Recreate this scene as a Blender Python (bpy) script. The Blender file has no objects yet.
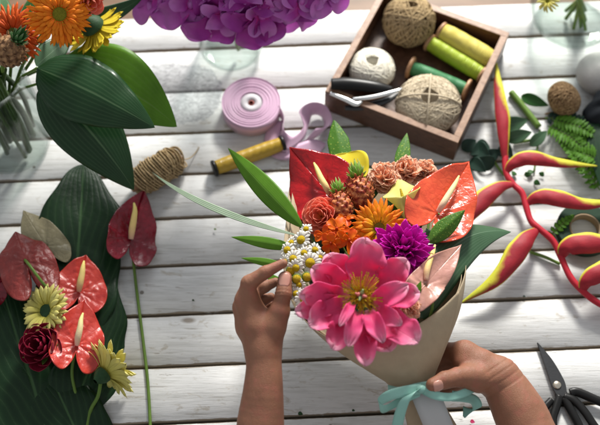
import bpy, math, random
import numpy as np
from mathutils import Vector, Matrix, noise
random.seed(7); rng = np.random.default_rng(7)
R = math.radians
sc = bpy.context.scene
# ---------------------------------------------------------------- camera
TH = R(27.5); H = 1.38; FPX = 1000.0
cam = bpy.data.cameras.new('camera'); camo = bpy.data.objects.new('camera', cam)
sc.collection.objects.link(camo); sc.camera = camo
camo.location = (0, -H*math.tan(TH), H); camo.rotation_euler = (TH, 0, 0)
cam.sensor_width = 36; cam.lens = FPX/600*36; cam.clip_start = .05; cam.clip_end = 60
cam.dof.use_dof = True; cam.dof.focus_distance = 1.34; cam.dof.aperture_fstop = 3.4
# ---------------------------------------------------------------- world and lamps
w = bpy.data.worlds.new('World'); sc.world = w; w.use_nodes = True
bg = w.node_tree.nodes['Background']; bg.inputs[0].default_value = (.93, .96, 1, 1); bg.inputs[1].default_value = .50
sc.cycles.transparent_max_bounces = 40
def area(name, loc, target, size, power, col, sy=None):
    l = bpy.data.lights.new(name, 'AREA'); l.shape = 'RECTANGLE'; l.size = size; l.size_y = sy or size; l.energy = power; l.color = col
    o = bpy.data.objects.new(name, l); sc.collection.objects.link(o); o.location = loc
    o.rotation_euler = (Vector(target)-Vector(loc)).to_track_quat('-Z', 'Y').to_euler(); return o
area('window_light', (.55, 2.2, 1.42), (0, .05, .1), .44, 132, (1, .965, .90))
area('window_glow', (.1, 2.0, 1.1), (0, .3, 0), 1.6, 26, (.93, .97, 1), 1.0)
sc.view_settings.view_transform = 'Standard'; sc.view_settings.look = 'None'
sc.view_settings.exposure = 0; sc.view_settings.gamma = 1

CAM = np.array(camo.location); ct, st = math.cos(TH), math.sin(TH)
UPI = np.array([0, ct, st]); RT = np.array([1., 0, 0]); FW = np.array([0, st, -ct])
def P(px, py, z=0.):
    d = RT*(px-300)/FPX + UPI*(212.5-py)/FPX + FW
    return CAM + d*((z-CAM[2])/d[2])
def depth(p): return float(np.dot(np.asarray(p)-CAM, FW))
def px2m(r, p): return r*depth(p)/FPX
def nrm(v): v = np.asarray(v, float); return v/(np.linalg.norm(v)+1e-12)
def N(p, tx=0, ty=0): return nrm(nrm(CAM-np.asarray(p)) + RT*tx + UPI*ty)
Z = np.array([0, 0, 1.])
# ---------------------------------------------------------------- object helpers
ORG = {}
def tag(o, label=None, cat=None, group=None, kind=None):
    if label: o['label'] = label
    if cat: o['category'] = cat
    if group: o['group'] = group
    if kind: o['kind'] = kind
    return o
def thing(name, label, cat, loc, group=None):
    o = bpy.data.objects.new(name, None); o.empty_display_size = .02; sc.collection.objects.link(o)
    o.location = tuple(float(x) for x in loc); ORG[o.name] = np.array(loc, float)
    return tag(o, label, cat, group)
class MB:
    def __init__(s): s.v = []; s.f = []; s.uv = []; s.n = 0
    def add(s, V, F, UV=None):
        V = np.asarray(V, float)
        s.v.append(V); s.f += [tuple(i+s.n for i in f) for f in F]
        s.uv.append(np.zeros((len(V), 2)) if UV is None else np.asarray(UV, float)); s.n += len(V); return s
    def build(s, name, mat, parent=None, smooth=True, thick=0, bevel=0, sub=0, label=None, recalc=False):
        V = np.concatenate(s.v); UV = np.concatenate(s.uv)
        if parent is not None: org = ORG[parent.name]
        else: org = np.array([V[:, 0].mean(), V[:, 1].mean(), V[:, 2].min()])
        me = bpy.data.meshes.new(name); me.from_pydata((V-org).tolist(), [], s.f); me.validate()
        uvl = me.uv_layers.new(name='UVMap')
        li = np.empty(len(me.loops), int); me.loops.foreach_get('vertex_index', li)
        uvl.data.foreach_set('uv', UV[li].ravel())
        if smooth: me.polygons.foreach_set('use_smooth', [True]*len(me.polygons))
        o = bpy.data.objects.new(name, me); sc.collection.objects.link(o)
        for m in (mat if isinstance(mat, (list, tuple)) else [mat]): me.materials.append(m)
        if recalc:
            import bmesh
            bm = bmesh.new(); bm.from_mesh(me); bmesh.ops.recalc_face_normals(bm, faces=bm.faces); bm.to_mesh(me); bm.free()
        if parent is not None: o.parent = parent
        else: o.location = tuple(org)
        ORG[o.name] = org
        if thick:
            m = o.modifiers.new('solid', 'SOLIDIFY'); m.thickness = thick; m.offset = 0
        if sub:
            m = o.modifiers.new('sub', 'SUBSURF'); m.levels = sub; m.render_levels = sub
        if bevel:
            m = o.modifiers.new('bev', 'BEVEL'); m.width = bevel; m.segments = 2; m.limit_method = 'ANGLE'
        if label: o['label'] = label
        return o
def gridfaces(nu, nv, closed=False):
    F = []
    for j in range(nv-1):
        for i in range(nu if closed else nu-1):
            a = j*nu+i; b = j*nu+(i+1) % nu
            F.append((a, b, b+nu, a+nu))
    return F
def frame(y, up):
    y = nrm(y); x = np.cross(y, up)
    if np.linalg.norm(x) < 1e-6: x = np.cross(y, [1, .1, .2])
    x = nrm(x); z = np.cross(x, y); return x, y, z
def prof(kind, v):
    v = np.clip(v, 0, 1)
    if kind == 'ovate': return np.sin(np.pi*v**.72)**.85
    if kind == 'obov': return np.sin(np.pi*v**1.35)**.62
    if kind == 'lance': return np.sin(np.pi*v**.85)**.9*(1-.15*v)
    if kind == 'petal': return np.sqrt(np.clip(1-v**5, 0, 1))*(.25+.75*v**.7)
    if kind == 'round': return np.sqrt(np.clip(1-(2*v-1)**2, 0, 1))**.8*(.55+.45*v)+.04
    if kind == 'point': return (.3+.7*v**.8)*np.clip(1-v**3, 0, 1)**.7
    if kind == 'strap': return np.clip(v*8, 0, 1)**.5*np.clip((1-v)*2.2, 0, 1)**.8
    if kind == 'fan': return (.12+.88*v**1.1)*np.sqrt(np.clip(1-v**9, 0, 1))
    return np.ones_like(v)
def leaf(mb, base, tip, up, hw, kind='ovate', nu=7, nv=16, bend=0, side=0, fold=0, cup=0, roll=0, rip=0, ripf=4, ph=0, jag=0, lob=0, seed=0):
    base = np.asarray(base, float); tip = np.asarray(tip, float); L = np.linalg.norm(tip-base)
    x, y, z = frame(tip-base, up)
    u, v = np.meshgrid(np.linspace(-1, 1, nu), 1-(1-np.linspace(0, 1, nv))**(1.8 if kind in ('petal', 'fan', 'round') else 1.15)); u = u.ravel(); v = v.ravel()
    wv = prof(kind, v)*hw
    if lob: wv = wv*(1+lob*(np.sin(v*17+np.where(u > 0, 0, 2)+seed)+.6*np.sin(v*31+seed*2+np.where(u > 0, 1, 0))))
    au = np.abs(u)
    X = u*wv + side*4*v*(1-v)*L
    Y = v*L + (jag*L*np.sin(u*9+ph)*v**4 if jag else 0) - (.10*L*u*u*v**3 if kind in ('fan', 'petal') else 0)
    Zz = fold*au*wv + cup*u*u*wv + bend*L*4*v*(1-v) + roll*L*v**3 + rip*hw*au**1.5*np.sin(ripf*2*np.pi*v+ph+np.where(u > 0, 1.7, 0))*np.sin(np.pi*np.clip(v*1.0, 0.03, .9))
    V = base + X[:, None]*x + Y[:, None]*y + Zz[:, None]*z
    return mb.add(V, gridfaces(nu, nv), np.stack([(u+1)/2, v], 1))
def catmull(P_, n):
    P_ = np.asarray(P_, float); m = len(P_)
    if m == 2: t = np.linspace(0, 1, n)[:, None]; return P_[0]*(1-t)+P_[1]*t
    E_ = np.vstack([2*P_[0]-P_[1], P_, 2*P_[-1]-P_[-2]])
    out = []
    for t in np.linspace(0, m-1-1e-9, n):
        i = int(t); f = t-i; a, b, c, d = E_[i:i+4]
        out.append(.5*(2*b+(c-a)*f+(2*a-5*b+4*c-d)*f*f+(3*b-a-3*c+d)*f**3))
    return np.array(out)
def tube(mb, pts, rad, sides=8, n=None, up=None, flat=1., mod=None, cap=True, uvrep=1.):
    pts = np.asarray(pts, float); rad = np.broadcast_to(np.asarray(rad, float), (len(pts),))
    n = n or (2 if len(pts) == 2 else len(pts)*6)
    A = catmull(np.hstack([pts, rad[:, None]]), n); C = A[:, :3]; r = np.maximum(A[:, 3], 1e-5)
    T = np.gradient(C, axis=0) if n > 2 else np.array([C[1]-C[0]]*2)
    x = None; V = []; UV = []
    for i in range(n):
        t = nrm(T[i])
        if up is not None: x = nrm(np.cross(t, up))
        else:
            if x is None: x = nrm(np.cross(t, [.3, .2, 1] if abs(t[2]) < .9 else [1, 0, .1]))
            x = nrm(x-np.dot(x, t)*t)
        y = np.cross(x, t)
        for k in range(sides):
            a = 2*math.pi*k/sides; rr = r[i]*(mod(a, i/(n-1)) if mod else 1)
            V.append(C[i]+rr*(math.cos(a)*x+math.sin(a)*flat*y)); UV.append((k/sides, i/(n-1)*uvrep))
    F = gridfaces(sides, n, True)
    if cap: F += [tuple(range(sides))[::-1], tuple((n-1)*sides+k for k in range(sides))]
    return mb.add(V, F, UV)
def lathe(mb, base, axis, prof_, sides=40, mod=None, close=True):
    x, y, z = frame(axis, [.1, .9, .3] if abs(axis[1]) < .8 else [1, 0, 0]); axis = nrm(axis)
    V = []; UV = []; n = len(prof_)
    for j, (r, h) in enumerate(prof_):
        for k in range(sides):
            a = 2*math.pi*k/sides; rr = r*(mod(a, j/(n-1)) if mod else 1)
            V.append(np.asarray(base)+axis*h+rr*(math.cos(a)*x+math.sin(a)*z)); UV.append((k/sides, j/(n-1)))
    return mb.add(V, gridfaces(sides, n, True), UV)
def ball(mb, c, r, sx=1, sy=1, sz=1, nu=20, nv=12, mod=None, axes=None):
    ax = axes or (RT, np.array([0, 1., 0]), Z); V = []; UV = []
    for j in range(nv):
        t = math.pi*(.001+.998*j/(nv-1))
        for i in range(nu):
            a = 2*math.pi*i/nu; d = (math.sin(t)*math.cos(a)*sx, math.sin(t)*math.sin(a)*sy, math.cos(t)*sz)
            m = mod(a, t) if mod else 1
            V.append(np.asarray(c)+r*m*(d[0]*ax[0]+d[1]*ax[1]+d[2]*ax[2])); UV.append((i/nu, 1-j/(nv-1)))
    return mb.add(V, gridfaces(nu, nv, True), UV)
def box(mb, o, x, y, z):      # o corner, edge vectors
    o, x, y, z = map(lambda a: np.asarray(a, float), (o, x, y, z))
    V = [o, o+x, o+x+y, o+y, o+z, o+x+z, o+x+y+z, o+y+z]
    UV = [(0, 0), (1, 0), (1, 1), (0, 1)]*2
    return mb.add(V, [(3, 2, 1, 0), (4, 5, 6, 7), (0, 1, 5, 4), (1, 2, 6, 5), (2, 3, 7, 6), (3, 0, 4, 7)], UV)
def prism(mb, outline, z0, z1):  # outline list of xy world points
    n = len(outline); V = [(p[0], p[1], z0) for p in outline]+[(p[0], p[1], z1) for p in outline]
    F = [tuple(range(n))[::-1], tuple(range(n, 2*n))]+[(i, (i+1) % n, (i+1) % n+n, i+n) for i in range(n)]
    return mb.add(V, F)
# ---------------------------------------------------------------- materials
class NT:
    def __init__(s, name):
        s.m = bpy.data.materials.new(name); s.m.use_nodes = True; s.t = s.m.node_tree; s.n = s.t.nodes; s.l = s.t.links
        s.b = s.n['Principled BSDF']; s.out = s.n['Material Output']; s.tc = s.n.new('ShaderNodeTexCoord')
    def L(s, a, b): s.l.new(a, b)
    def val(s, x, sock):
        if hasattr(x, 'is_linked') or hasattr(x, 'links'): s.L(x, sock)
        elif isinstance(x, (tuple, list)) and len(x) == 3 and sock.type == 'RGBA': sock.default_value = (*x, 1)
        else: sock.default_value = x
    def math(s, op, a, b=0., c=None, clamp=False):
        n = s.n.new('ShaderNodeMath'); n.operation = op; n.use_clamp = clamp; s.val(a, n.inputs[0]); s.val(b, n.inputs[1])
        if c is not None: s.val(c, n.inputs[2])
        return n.outputs[0]
    def mix(s, f, a, b, mode='MIX'):
        n = s.n.new('ShaderNodeMix'); n.data_type = 'RGBA'; n.blend_type = mode
        s.val(f, n.inputs[0]); s.val(a, n.inputs[6]); s.val(b, n.inputs[7]); return n.outputs[2]
    def ramp(s, f, stops):
        n = s.n.new('ShaderNodeValToRGB'); e = n.color_ramp.elements
        while len(e) < len(stops): e.new(.5)
        for k, (p, c) in zip(e, stops): k.position = p; k.color = (*c, 1) if not isinstance(c, (int, float)) else (c, c, c, 1)
        s.L(f, n.inputs[0]); return n.outputs[0]
    def mapping(s, src, scale):
        n = s.n.new('ShaderNodeMapping'); n.inputs['Scale'].default_value = scale; s.L(s.tc.outputs[src], n.inputs[0]); return n.outputs[0]
    def noise(s, vec, scale, det=4, rough=.55, dist=0):
        n = s.n.new('ShaderNodeTexNoise'); s.L(vec, n.inputs['Vector']); n.inputs['Scale'].default_value = scale
        n.inputs['Detail'].default_value = det; n.inputs['Roughness'].default_value = rough; n.inputs['Distortion'].default_value = dist; return n.outputs[0]
    def vor(s, vec, scale, feat='F1', out=0):
        n = s.n.new('ShaderNodeTexVoronoi'); n.feature = feat; s.L(vec, n.inputs['Vector']); n.inputs['Scale'].default_value = scale; return n.outputs[out]
    def uv(s):
        n = s.n.new('ShaderNodeSeparateXYZ'); s.L(s.tc.outputs['UV'], n.inputs[0]); return n.outputs[0], n.outputs[1]
    def bump(s, h, st_, dist=.001):
        n = s.n.new('ShaderNodeBump'); n.inputs['Strength'].default_value = st_; n.inputs['Distance'].default_value = dist
        s.L(h, n.inputs['Height']); s.L(n.outputs[0], s.b.inputs['Normal']); return n.outputs[0]
def pmat(name, col, rough=.5, vary=.25, ns=60, bump=0, bs=400, transl=0., ramp=None, axis='V', veins=None, coat=0, metal=0, sss=0, spec=.2, sheen=0, col2=None, dots=None, voro=0):
    t = NT(name); obj = t.tc.outputs['Object']; u, v = t.uv()
    c = t.ramp(v if axis == 'V' else u, ramp) if ramp else None
    if c is None:
        n = t.n.new('ShaderNodeRGB'); n.outputs[0].default_value = (*col, 1); c = n.outputs[0]
    nz = t.noise(obj, ns, 4)
    if col2: c = t.mix(t.ramp(nz, [(.4, 0.), (.62, 1.)]), c, col2)
    f = t.math('MULTIPLY_ADD', nz, 2*vary, 1-vary)
    cc = t.n.new('ShaderNodeCombineXYZ'); [t.L(f, cc.inputs[i]) for i in range(3)]
    c = t.mix(1., c, cc.outputs[0], 'MULTIPLY')
    h = None
    if veins:                                    # (count, colour, strength, tilt)
        cnt, vc, vs, tilt = veins
        au = t.math('ABSOLUTE', t.math('ADD', t.math('SUBTRACT', u, .5), t.math('MULTIPLY', t.math('SUBTRACT', t.noise(obj, 14, 3), .5), .035)))
        if tilt: ph = t.math('ADD', t.math('MULTIPLY', v, cnt), t.math('MULTIPLY', au, -cnt*tilt))
        else: ph = t.math('MULTIPLY', au, cnt)
        wv = t.math('POWER', t.math('ABSOLUTE', t.math('SINE', t.math('MULTIPLY', ph, math.pi))), 6.)
        inv = t.math('SUBTRACT', 1., t.math('POWER', t.math('ABSOLUTE', t.math('SINE', t.math('MULTIPLY', ph, math.pi))), .35))
        c = t.mix(t.math('MULTIPLY', inv, vs), c, vc)
        mid = t.ramp(au, [(.008, 1.), (.022, 0.)])
        c = t.mix(t.math('MULTIPLY', mid, .8 if name != 'pink_peony_petal' else .12), c, vc)
        h = t.math('ADD', t.math('MULTIPLY', inv, -1.), t.math('MULTIPLY', mid, -1.))
    if dots:
        d = t.vor(obj, dots[0]); dm = t.ramp(d, [(.18, 1.), (.3, 0.)]); c = t.mix(dm, c, dots[1])
        h = dm
    t.L(c, t.b.inputs['Base Color']); t.b.inputs['Roughness'].default_value = rough
    t.b.inputs['Metallic'].default_value = metal; t.b.inputs['Specular IOR Level'].default_value = spec
    if coat: t.b.inputs['Coat Weight'].default_value = coat; t.b.inputs['Coat Roughness'].default_value = .12
    if sheen: t.b.inputs['Sheen Weight'].default_value = sheen
    if sss:
        t.b.inputs['Subsurface Weight'].default_value = sss; t.b.inputs['Subsurface Radius'].default_value = (.012, .005, .003); t.b.inputs['Subsurface Scale'].default_value = 1
    if bump:
        n2 = t.noise(obj, bs, 3)
        if voro: n2 = t.math('ADD', t.math('MULTIPLY', t.vor(obj, voro), -1.5), n2)
        if h is not None: n2 = t.math('ADD', t.math('MULTIPLY', h, .8), n2)
        t.bump(n2, bump)
    elif h is not None: t.bump(h, .5)
    if transl:
        tr = t.n.new('ShaderNodeBsdfTranslucent'); t.L(c, tr.inputs[0]); mx = t.n.new('ShaderNodeMixShader')
        mx.inputs[0].default_value = transl; t.L(t.b.outputs[0], mx.inputs[1]); t.L(tr.outputs[0], mx.inputs[2]); t.L(mx.outputs[0], t.out.inputs[0])
    return t.m
M = {}
# painted planks: chipped white paint over wood
def plank_mat():
    t = NT('weathered_white_paint'); obj = t.tc.outputs['Object']; u, v = t.uv()
    g = t.noise(t.mapping('Object', (3, 42, 10)), 3.2, 8, .68, .35)
    fine = t.noise(t.mapping('Object', (9, 260, 20)), 4, 4, .6)
    big = t.noise(obj, 5.5, 4); sp = t.noise(t.mapping('Object', (14, 30, 10)), 2.6, 5, .65, .5)
    knot = t.vor(t.mapping('Object', (4.2, 10, 1)), 1.35)
    c = t.ramp(g, [(.26, (.33, .325, .31)), (.38, (.50, .50, .49)), (.52, (.60, .60, .595)), (.75, (.64, .64, .635))])
    c = t.mix(t.ramp(fine, [(.36, .42), (.47, 0.)]), c, (.34, .33, .31))
    c = t.mix(t.ramp(big, [(.35, 0.), (.7, .22)]), c, (.52, .53, .50))
    c = t.mix(t.ramp(sp, [(.60, 0.), (.68, .7)]), c, (.36, .32, .26))
    c = t.mix(t.ramp(knot, [(.035, .85), (.075, 0.)]), c, (.17, .13, .09))
    ev = t.math('ABSOLUTE', t.math('SUBTRACT', v, .5))                 # worn edges of each plank
    edge = t.ramp(ev, [(.465, 0.), (.5, 1.)])
    ch = t.ramp(t.math('ADD', t.math('MULTIPLY', edge, .38), t.noise(t.mapping('Object', (10, 60, 10)), 3, 5, .7)), [(.66, 0.), (.74, 1.)])
    c = t.mix(ch, c, (.25, .21, .16))
    dots = t.vor(obj, 9.); c = t.mix(t.ramp(dots, [(.022, .85), (.034, 0.)]), c, (.10, .08, .06))
    crk = t.noise(t.mapping('Object', (5, 150, 20)), 2.2, 3, .5, .3); c = t.mix(t.ramp(crk, [(.655, 0.), (.675, .6)]), c, (.24, .22, .19))
    wp = P(178, 92)                                                    # mottled grey patch left of the ribbon roll
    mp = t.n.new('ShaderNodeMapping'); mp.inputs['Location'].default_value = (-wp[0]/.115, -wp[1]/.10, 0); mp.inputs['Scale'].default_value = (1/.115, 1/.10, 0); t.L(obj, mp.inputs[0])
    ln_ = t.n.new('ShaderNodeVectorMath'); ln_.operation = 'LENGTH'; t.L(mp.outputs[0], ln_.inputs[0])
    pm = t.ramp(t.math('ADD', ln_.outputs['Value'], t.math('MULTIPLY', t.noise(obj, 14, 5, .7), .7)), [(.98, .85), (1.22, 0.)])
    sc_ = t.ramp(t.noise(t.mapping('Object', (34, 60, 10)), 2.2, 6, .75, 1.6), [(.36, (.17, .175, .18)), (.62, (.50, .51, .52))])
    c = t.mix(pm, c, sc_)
    t.L(c, t.b.inputs['Base Color']); t.b.inputs['Roughness'].default_value = .45
    h = t.math('ADD', t.math('MULTIPLY', g, .8), t.math('ADD', t.math('MULTIPLY', fine, .5), t.math('MULTIPLY', ch, -.6)))
    t.bump(h, .55, .0012); return t.m
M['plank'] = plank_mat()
def wood(name, a, b, sc_=(2, 30, 30), rough=.5):
    t = NT(name); g = t.noise(t.mapping('Object', sc_), 6, 6, .6, .6)
    c = t.ramp(g, [(.3, a), (.7, b)]); t.L(c, t.b.inputs['Base Color']); t.b.inputs['Roughness'].default_value = rough; t.bump(g, .4); return t.m
M['floor'] = wood('brown_floor_boards', (.10, .055, .03), (.24, .14, .08), (1, 9, 1))
M['under'] = wood('dark_underboard', (.10, .095, .06), (.17, .15, .10))
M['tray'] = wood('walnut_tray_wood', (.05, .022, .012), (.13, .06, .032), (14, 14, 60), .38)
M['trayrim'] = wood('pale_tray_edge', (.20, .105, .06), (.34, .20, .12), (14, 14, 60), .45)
M['spoolwood'] = wood('spool_wood', (.30, .15, .07), (.48, .27, .14), (30, 30, 30))
G1 = (.030, .085, .022); GV = (.16, .24, .12)
M['leaf_dark'] = pmat('dark_glossy_leaf', (.010, .036, .014), .38, .4, 25, .25, 300, .10, veins=(18, (.04, .085, .035), .35, .0), coat=.1)
M['leaf_broad'] = pmat('broad_dark_leaf', (.008, .028, .010), .38, .5, 14, .5, 120, .06, veins=(7, (.05, .11, .04), .3, 1.5))
M['leaf_hosta'] = pmat('striped_green_leaf', (.010, .042, .012), .34, .3, 30, .1, 300, .12, veins=(15, (.07, .13, .06), .42, 0), coat=.15)
M['leaf_bright'] = pmat('bright_green_leaf', (.11, .26, .020), .40, .3, 40, .1, 300, .35, veins=(12, (.16, .30, .06), .4, 0))
M['leaf_mid'] = pmat('mid_green_leaf', (.035, .12, .03), .38, .3, 40, .1, 300, .25, veins=(12, (.12, .22, .08), .4, 0))
M['leaf_pale'] = pmat('pale_blade_leaf', (.44, .56, .40), .4, .15, 40, 0, 300, .3, veins=(4, (.55, .66, .50), .5, 0))
M['leaf_grey'] = pmat('silvery_green_leaf', (.055, .12, .06), .36, .3, 30, .1, 300, .2, veins=(16, (.15, .24, .15), .5, 0), coat=.2)
M['leaf_dot'] = pmat('spotted_fern_leaf', (.075, .20, .02), .42, .3, 60, .3, 300, .3, dots=(260, (.30, .40, .05)))
M['leaf_bump'] = pmat('bumpy_green_leaf', (.07, .17, .02), .42, .3, 60, .6, 300, .15, dots=(300, (.24, .36, .05)))
M['fern'] = pmat('fern_green', (.12, .29, .03), .45, .3, 60, .2, 300, .35)
M['euca'] = pmat('eucalyptus_leaf', (.02, .045, .032), .45, .3, 60, .1, 300, .1)
M['stem'] = pmat('green_stem', (.11, .19, .035), .42, .25, 60, .1, 300)
M['stem_wet'] = pmat('wet_dark_stem', (.035, .075, .012), .35, .4, 60, .1, 300)
M['stem_pale'] = pmat('pale_stem', (.28, .38, .17), .45, .2, 60)
M['calyx'] = pmat('dark_calyx', (.02, .055, .02), .6, .4, 200, .4, 600)
def anth(name, c, cdark, rough=.27, transl=.12, bump=.5):
    t = NT(name); obj = t.tc.outputs['Object']; u, v = t.uv()
    nz = t.noise(obj, 45, 4); c0 = t.mix(t.ramp(nz, [(.35, .0), (.68, .8)]), c, cdark)
    # veins radiating from the petiole (u runs round it)
    wv = t.math('ABSOLUTE', t.math('SINE', t.math('MULTIPLY', u, math.pi*13)))
    ve = t.ramp(wv, [(.0, 1.), (.14, 0.)])
    cell = t.vor(obj, 130, 'DISTANCE_TO_EDGE'); ce = t.ramp(cell, [(.0, 1.), (.22, 0.)])
    c1 = t.mix(t.math('MULTIPLY', ve, .35), c0, cdark); c1 = t.mix(t.math('MULTIPLY', ce, .22), c1, cdark)
    t.L(c1, t.b.inputs['Base Color']); t.b.inputs['Roughness'].default_value = rough
    t.b.inputs['Coat Weight'].default_value = .05; t.b.inputs['Coat Roughness'].default_value = .2
    h = t.math('ADD', t.math('MULTIPLY', ve, -.6), t.math('ADD', t.math('MULTIPLY', ce, -.8), t.math('MULTIPLY', nz, 1.2)))
    t.bump(h, bump*.45, .0014)
    tr = t.n.new('ShaderNodeBsdfTranslucent'); t.L(c1, tr.inputs[0]); mx = t.n.new('ShaderNodeMixShader')
    mx.inputs[0].default_value = transl; t.L(t.b.outputs[0], mx.inputs[1]); t.L(tr.outputs[0], mx.inputs[2]); t.L(mx.outputs[0], t.out.inputs[0])
    return t.m
M['a_crim'] = anth('crimson_spathe', (.25, .004, .020), (.10, .002, .008))
M['a_coral'] = anth('coral_red_spathe', (.60, .055, .035), (.40, .02, .018), .36, .12, .28)
M['a_rust'] = anth('dull_red_spathe', (.30, .035, .028), (.17, .018, .015), .4)
M['a_tan'] = anth('olive_tan_spathe', (.30, .26, .15), (.20, .17, .09), .45)
M['a_red'] = anth('deep_red_spathe', (.52, .008, .012), (.28, .004, .008), .2, .2, .3)
M['a_orange'] = anth('salmon_red_spathe', (.76, .115, .045), (.62, .06, .028), .2, .2, .35)
M['a_pink'] = anth('blush_spathe', (.72, .38, .32), (.55, .28, .20), .35, .3, .2)
M['spadix'] = pmat('spadix', (1, 1, 1), .5, .12, 80, .5, 900, ramp=[(0, (.62, .38, .28)), (.35, (.78, .56, .22)), (1, (.80, .68, .20))], sss=.15)
M['spadix_pale'] = pmat('pale_spadix', (1, 1, 1), .5, .12, 80, .5, 900, ramp=[(0, (.75, .50, .40)), (.5, (.74, .62, .34)), (1, (.68, .62, .22))], sss=.15)
M['g_orange'] = pmat('orange_petals', (1, 1, 1), .5, .15, 80, .2, 500, .3, ramp=[(0, (.75, .14, .008)), (.4, (.90, .22, .01)), (1, (.94, .32, .02))])
M['g_redor'] = pmat('red_orange_petals', (1, 1, 1), .5, .15, 80, .2, 500, .25, ramp=[(0, (.5, .05, .006)), (1, (.72, .12, .015))])
M['g_fire'] = pmat('fiery_orange_petals', (1, 1, 1), .5, .2, 80, .2, 500, .3, ramp=[(0, (.95, .70, .03)), (.45, (.95, .46, .015)), (1, (.90, .16, .01))])
M['g_lemon'] = pmat('lemon_petals', (1, 1, 1), .5, .15, 80, .2, 500, .3, ramp=[(0, (.55, .50, .08)), (.5, (.70, .64, .18)), (1, (.78, .72, .26))])
M['g_yellow'] = pmat('yellow_petals', (1, 1, 1), .5, .15, 80, .2, 500, .3, ramp=[(0, (.55, .42, .02)), (1, (.82, .66, .05))])
M['disk_y'] = pmat('yellow_disk', (.62, .44, .02), .7, .4, 500, 1, 1600, voro=900)
M['disk_g'] = pmat('olive_disk', (.26, .24, .02), .7, .4, 400, 1, 1600, voro=900)
M['disk_c'] = pmat('dark_disk', (.10, .12, .02), .7, .4, 400, 1, 1600, voro=900)
M['white_petal'] = pmat('white_petals', (.82, .80, .74), .5, .08, 80, .1, 500, .25)
M['daisy_c'] = pmat('daisy_centre', (.72, .50, .01), .7, .3, 700, 1, 2000, voro=1400)
M['peony'] = pmat('pink_peony_petal', (1, 1, 1), .5, .22, 55, .35, 200, .38, ramp=[(0, (.92, .45, .50)), (.2, (.82, .07, .22)), (.6, (.86, .08, .27)), (.88, (.92, .22, .42)), (1, (.95, .50, .64))], veins=(34, (.90, .30, .44), .22, 0))
M['stamen'] = pmat('stamen_yellow', (.66, .36, .03), .6, .3, 200)
M['pistil'] = pmat('pistil_pink', (.72, .22, .20), .5, .2, 200)
M['magenta'] = pmat('magenta_petals', (1, 1, 1), .5, .2, 60, .1, 300, .3, ramp=[(0, (.42, .005, .22)), (1, (.80, .02, .58))])
M['purple'] = pmat('purple_petals', (1, 1, 1), .42, .4, 40, .3, 200, .35, ramp=[(0, (.70, .03, .30)), (.3, (.34, .02, .26)), (.8, (.40, .05, .38)), (1, (.54, .15, .54))])
M['purple_lt'] = pmat('mauve_petals', (1, 1, 1), .42, .35, 40, .3, 200, .4, ramp=[(0, (.78, .05, .40)), (.3, (.50, .06, .44)), (1, (.68, .28, .70))])
M['rose'] = pmat('coral_rose_petal', (1, 1, 1), .5, .15, 60, .2, 200, .3, ramp=[(0, (.85, .32, .08)), (.6, (.92, .20, .11)), (1, (.95, .34, .24))])
M['rose_dark'] = pmat('dark_rose_petal', (1, 1, 1), .5, .3, 60, .2, 200, .1, ramp=[(0, (.10, .004, .01)), (1, (.22, .008, .03))])
M['carn'] = pmat('peach_carnation_petal', (1, 1, 1), .55, .10, 60, .2, 200, .5, ramp=[(0, (.97, .50, .28)), (1, (1, .70, .52))])
M['orch'] = pmat('orange_orchid_petal', (.90, .24, .015), .4, .3, 70, .2, 300, .4, col2=(.74, .10, .012))
M['orch_c'] = pmat('orchid_lip', (.45, .05, .01), .4, .3, 90)
M['calla'] = pmat('yellow_calla', (1, 1, 1), .38, .1, 40, .1, 200, .35, ramp=[(0, (.42, .46, .06)), (.35, (.78, .66, .04)), (1, (.84, .72, .06))])
M['calla_lt'] = pmat('lemon_calla', (1, 1, 1), .4, .1, 40, .1, 200, .35, ramp=[(0, (.36, .44, .10)), (.4, (.76, .68, .18)), (1, (.82, .76, .26))])
M['pine'] = pmat('pineapple_skin', (.22, .022, .014), .36, .5, 160, .6, 600, col2=(.55, .20, .07))
M['pine_br'] = pmat('brown_pineapple_skin', (.14, .07, .035), .55, .5, 160, .6, 600, col2=(.30, .17, .08))
M['crown'] = pmat('pineapple_crown', (1, 1, 1), .45, .2, 60, .1, 300, .25, ramp=[(0, (.08, .22, .02)), (.7, (.24, .44, .06)), (1, (.48, .50, .20))])
M['crown_dk'] = pmat('dark_pineapple_crown', (1, 1, 1), .45, .2, 60, .1, 300, .2, ramp=[(0, (.02, .07, .02)), (.7, (.06, .16, .05)), (1, (.25, .32, .18))])
M['kraft'] = pmat('kraft_paper', (.40, .32, .215), .8, .10, 90, .35, 700, spec=.15)
M['card'] = pmat('grey_card', (.46, .47, .47), .7, .05, 30)
M['mint'] = pmat('mint_satin', (.30, .58, .50), .32, .08, 50, .15, 900, .15, sheen=.3)
M['pinkrib'] = pmat('pink_satin', (.62, .41, .55), .34, .05, 50, .05, 900, .12, sheen=.3)
M['core'] = pmat('grey_core', (.50, .48, .50), .6, .1, 50)
M['corehole'] = pmat('red_core', (.35, .12, .10), .6, .1, 50)
def thread(name, c, c2, rep, rough=.6, amp=.9, skew=3.):
    t = NT(name); u, v = t.uv(); ph = t.math('ADD', t.math('MULTIPLY', v, rep), t.math('MULTIPLY', t.noise(t.tc.outputs['Object'], 25, 2), skew))
    s_ = t.math('ABSOLUTE', t.math('SINE', t.math('MULTIPLY', ph, math.pi)))
    t.L(t.mix(s_, c2, c), t.b.inputs['Base Color']); t.b.inputs['Roughness'].default_value = rough
    t.bump(s_, amp, .0008); return t.m
M['th_gold'] = thread('gold_thread', (.52, .34, .03), (.26, .15, .01), 46, .35, .8, .0)
M['th_yel'] = thread('yellow_thread', (.72, .62, .13), (.50, .40, .06), 40, .6)
M['th_lime'] = thread('lime_thread', (.40, .50, .03), (.20, .28, .01), 30, .5)
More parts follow.
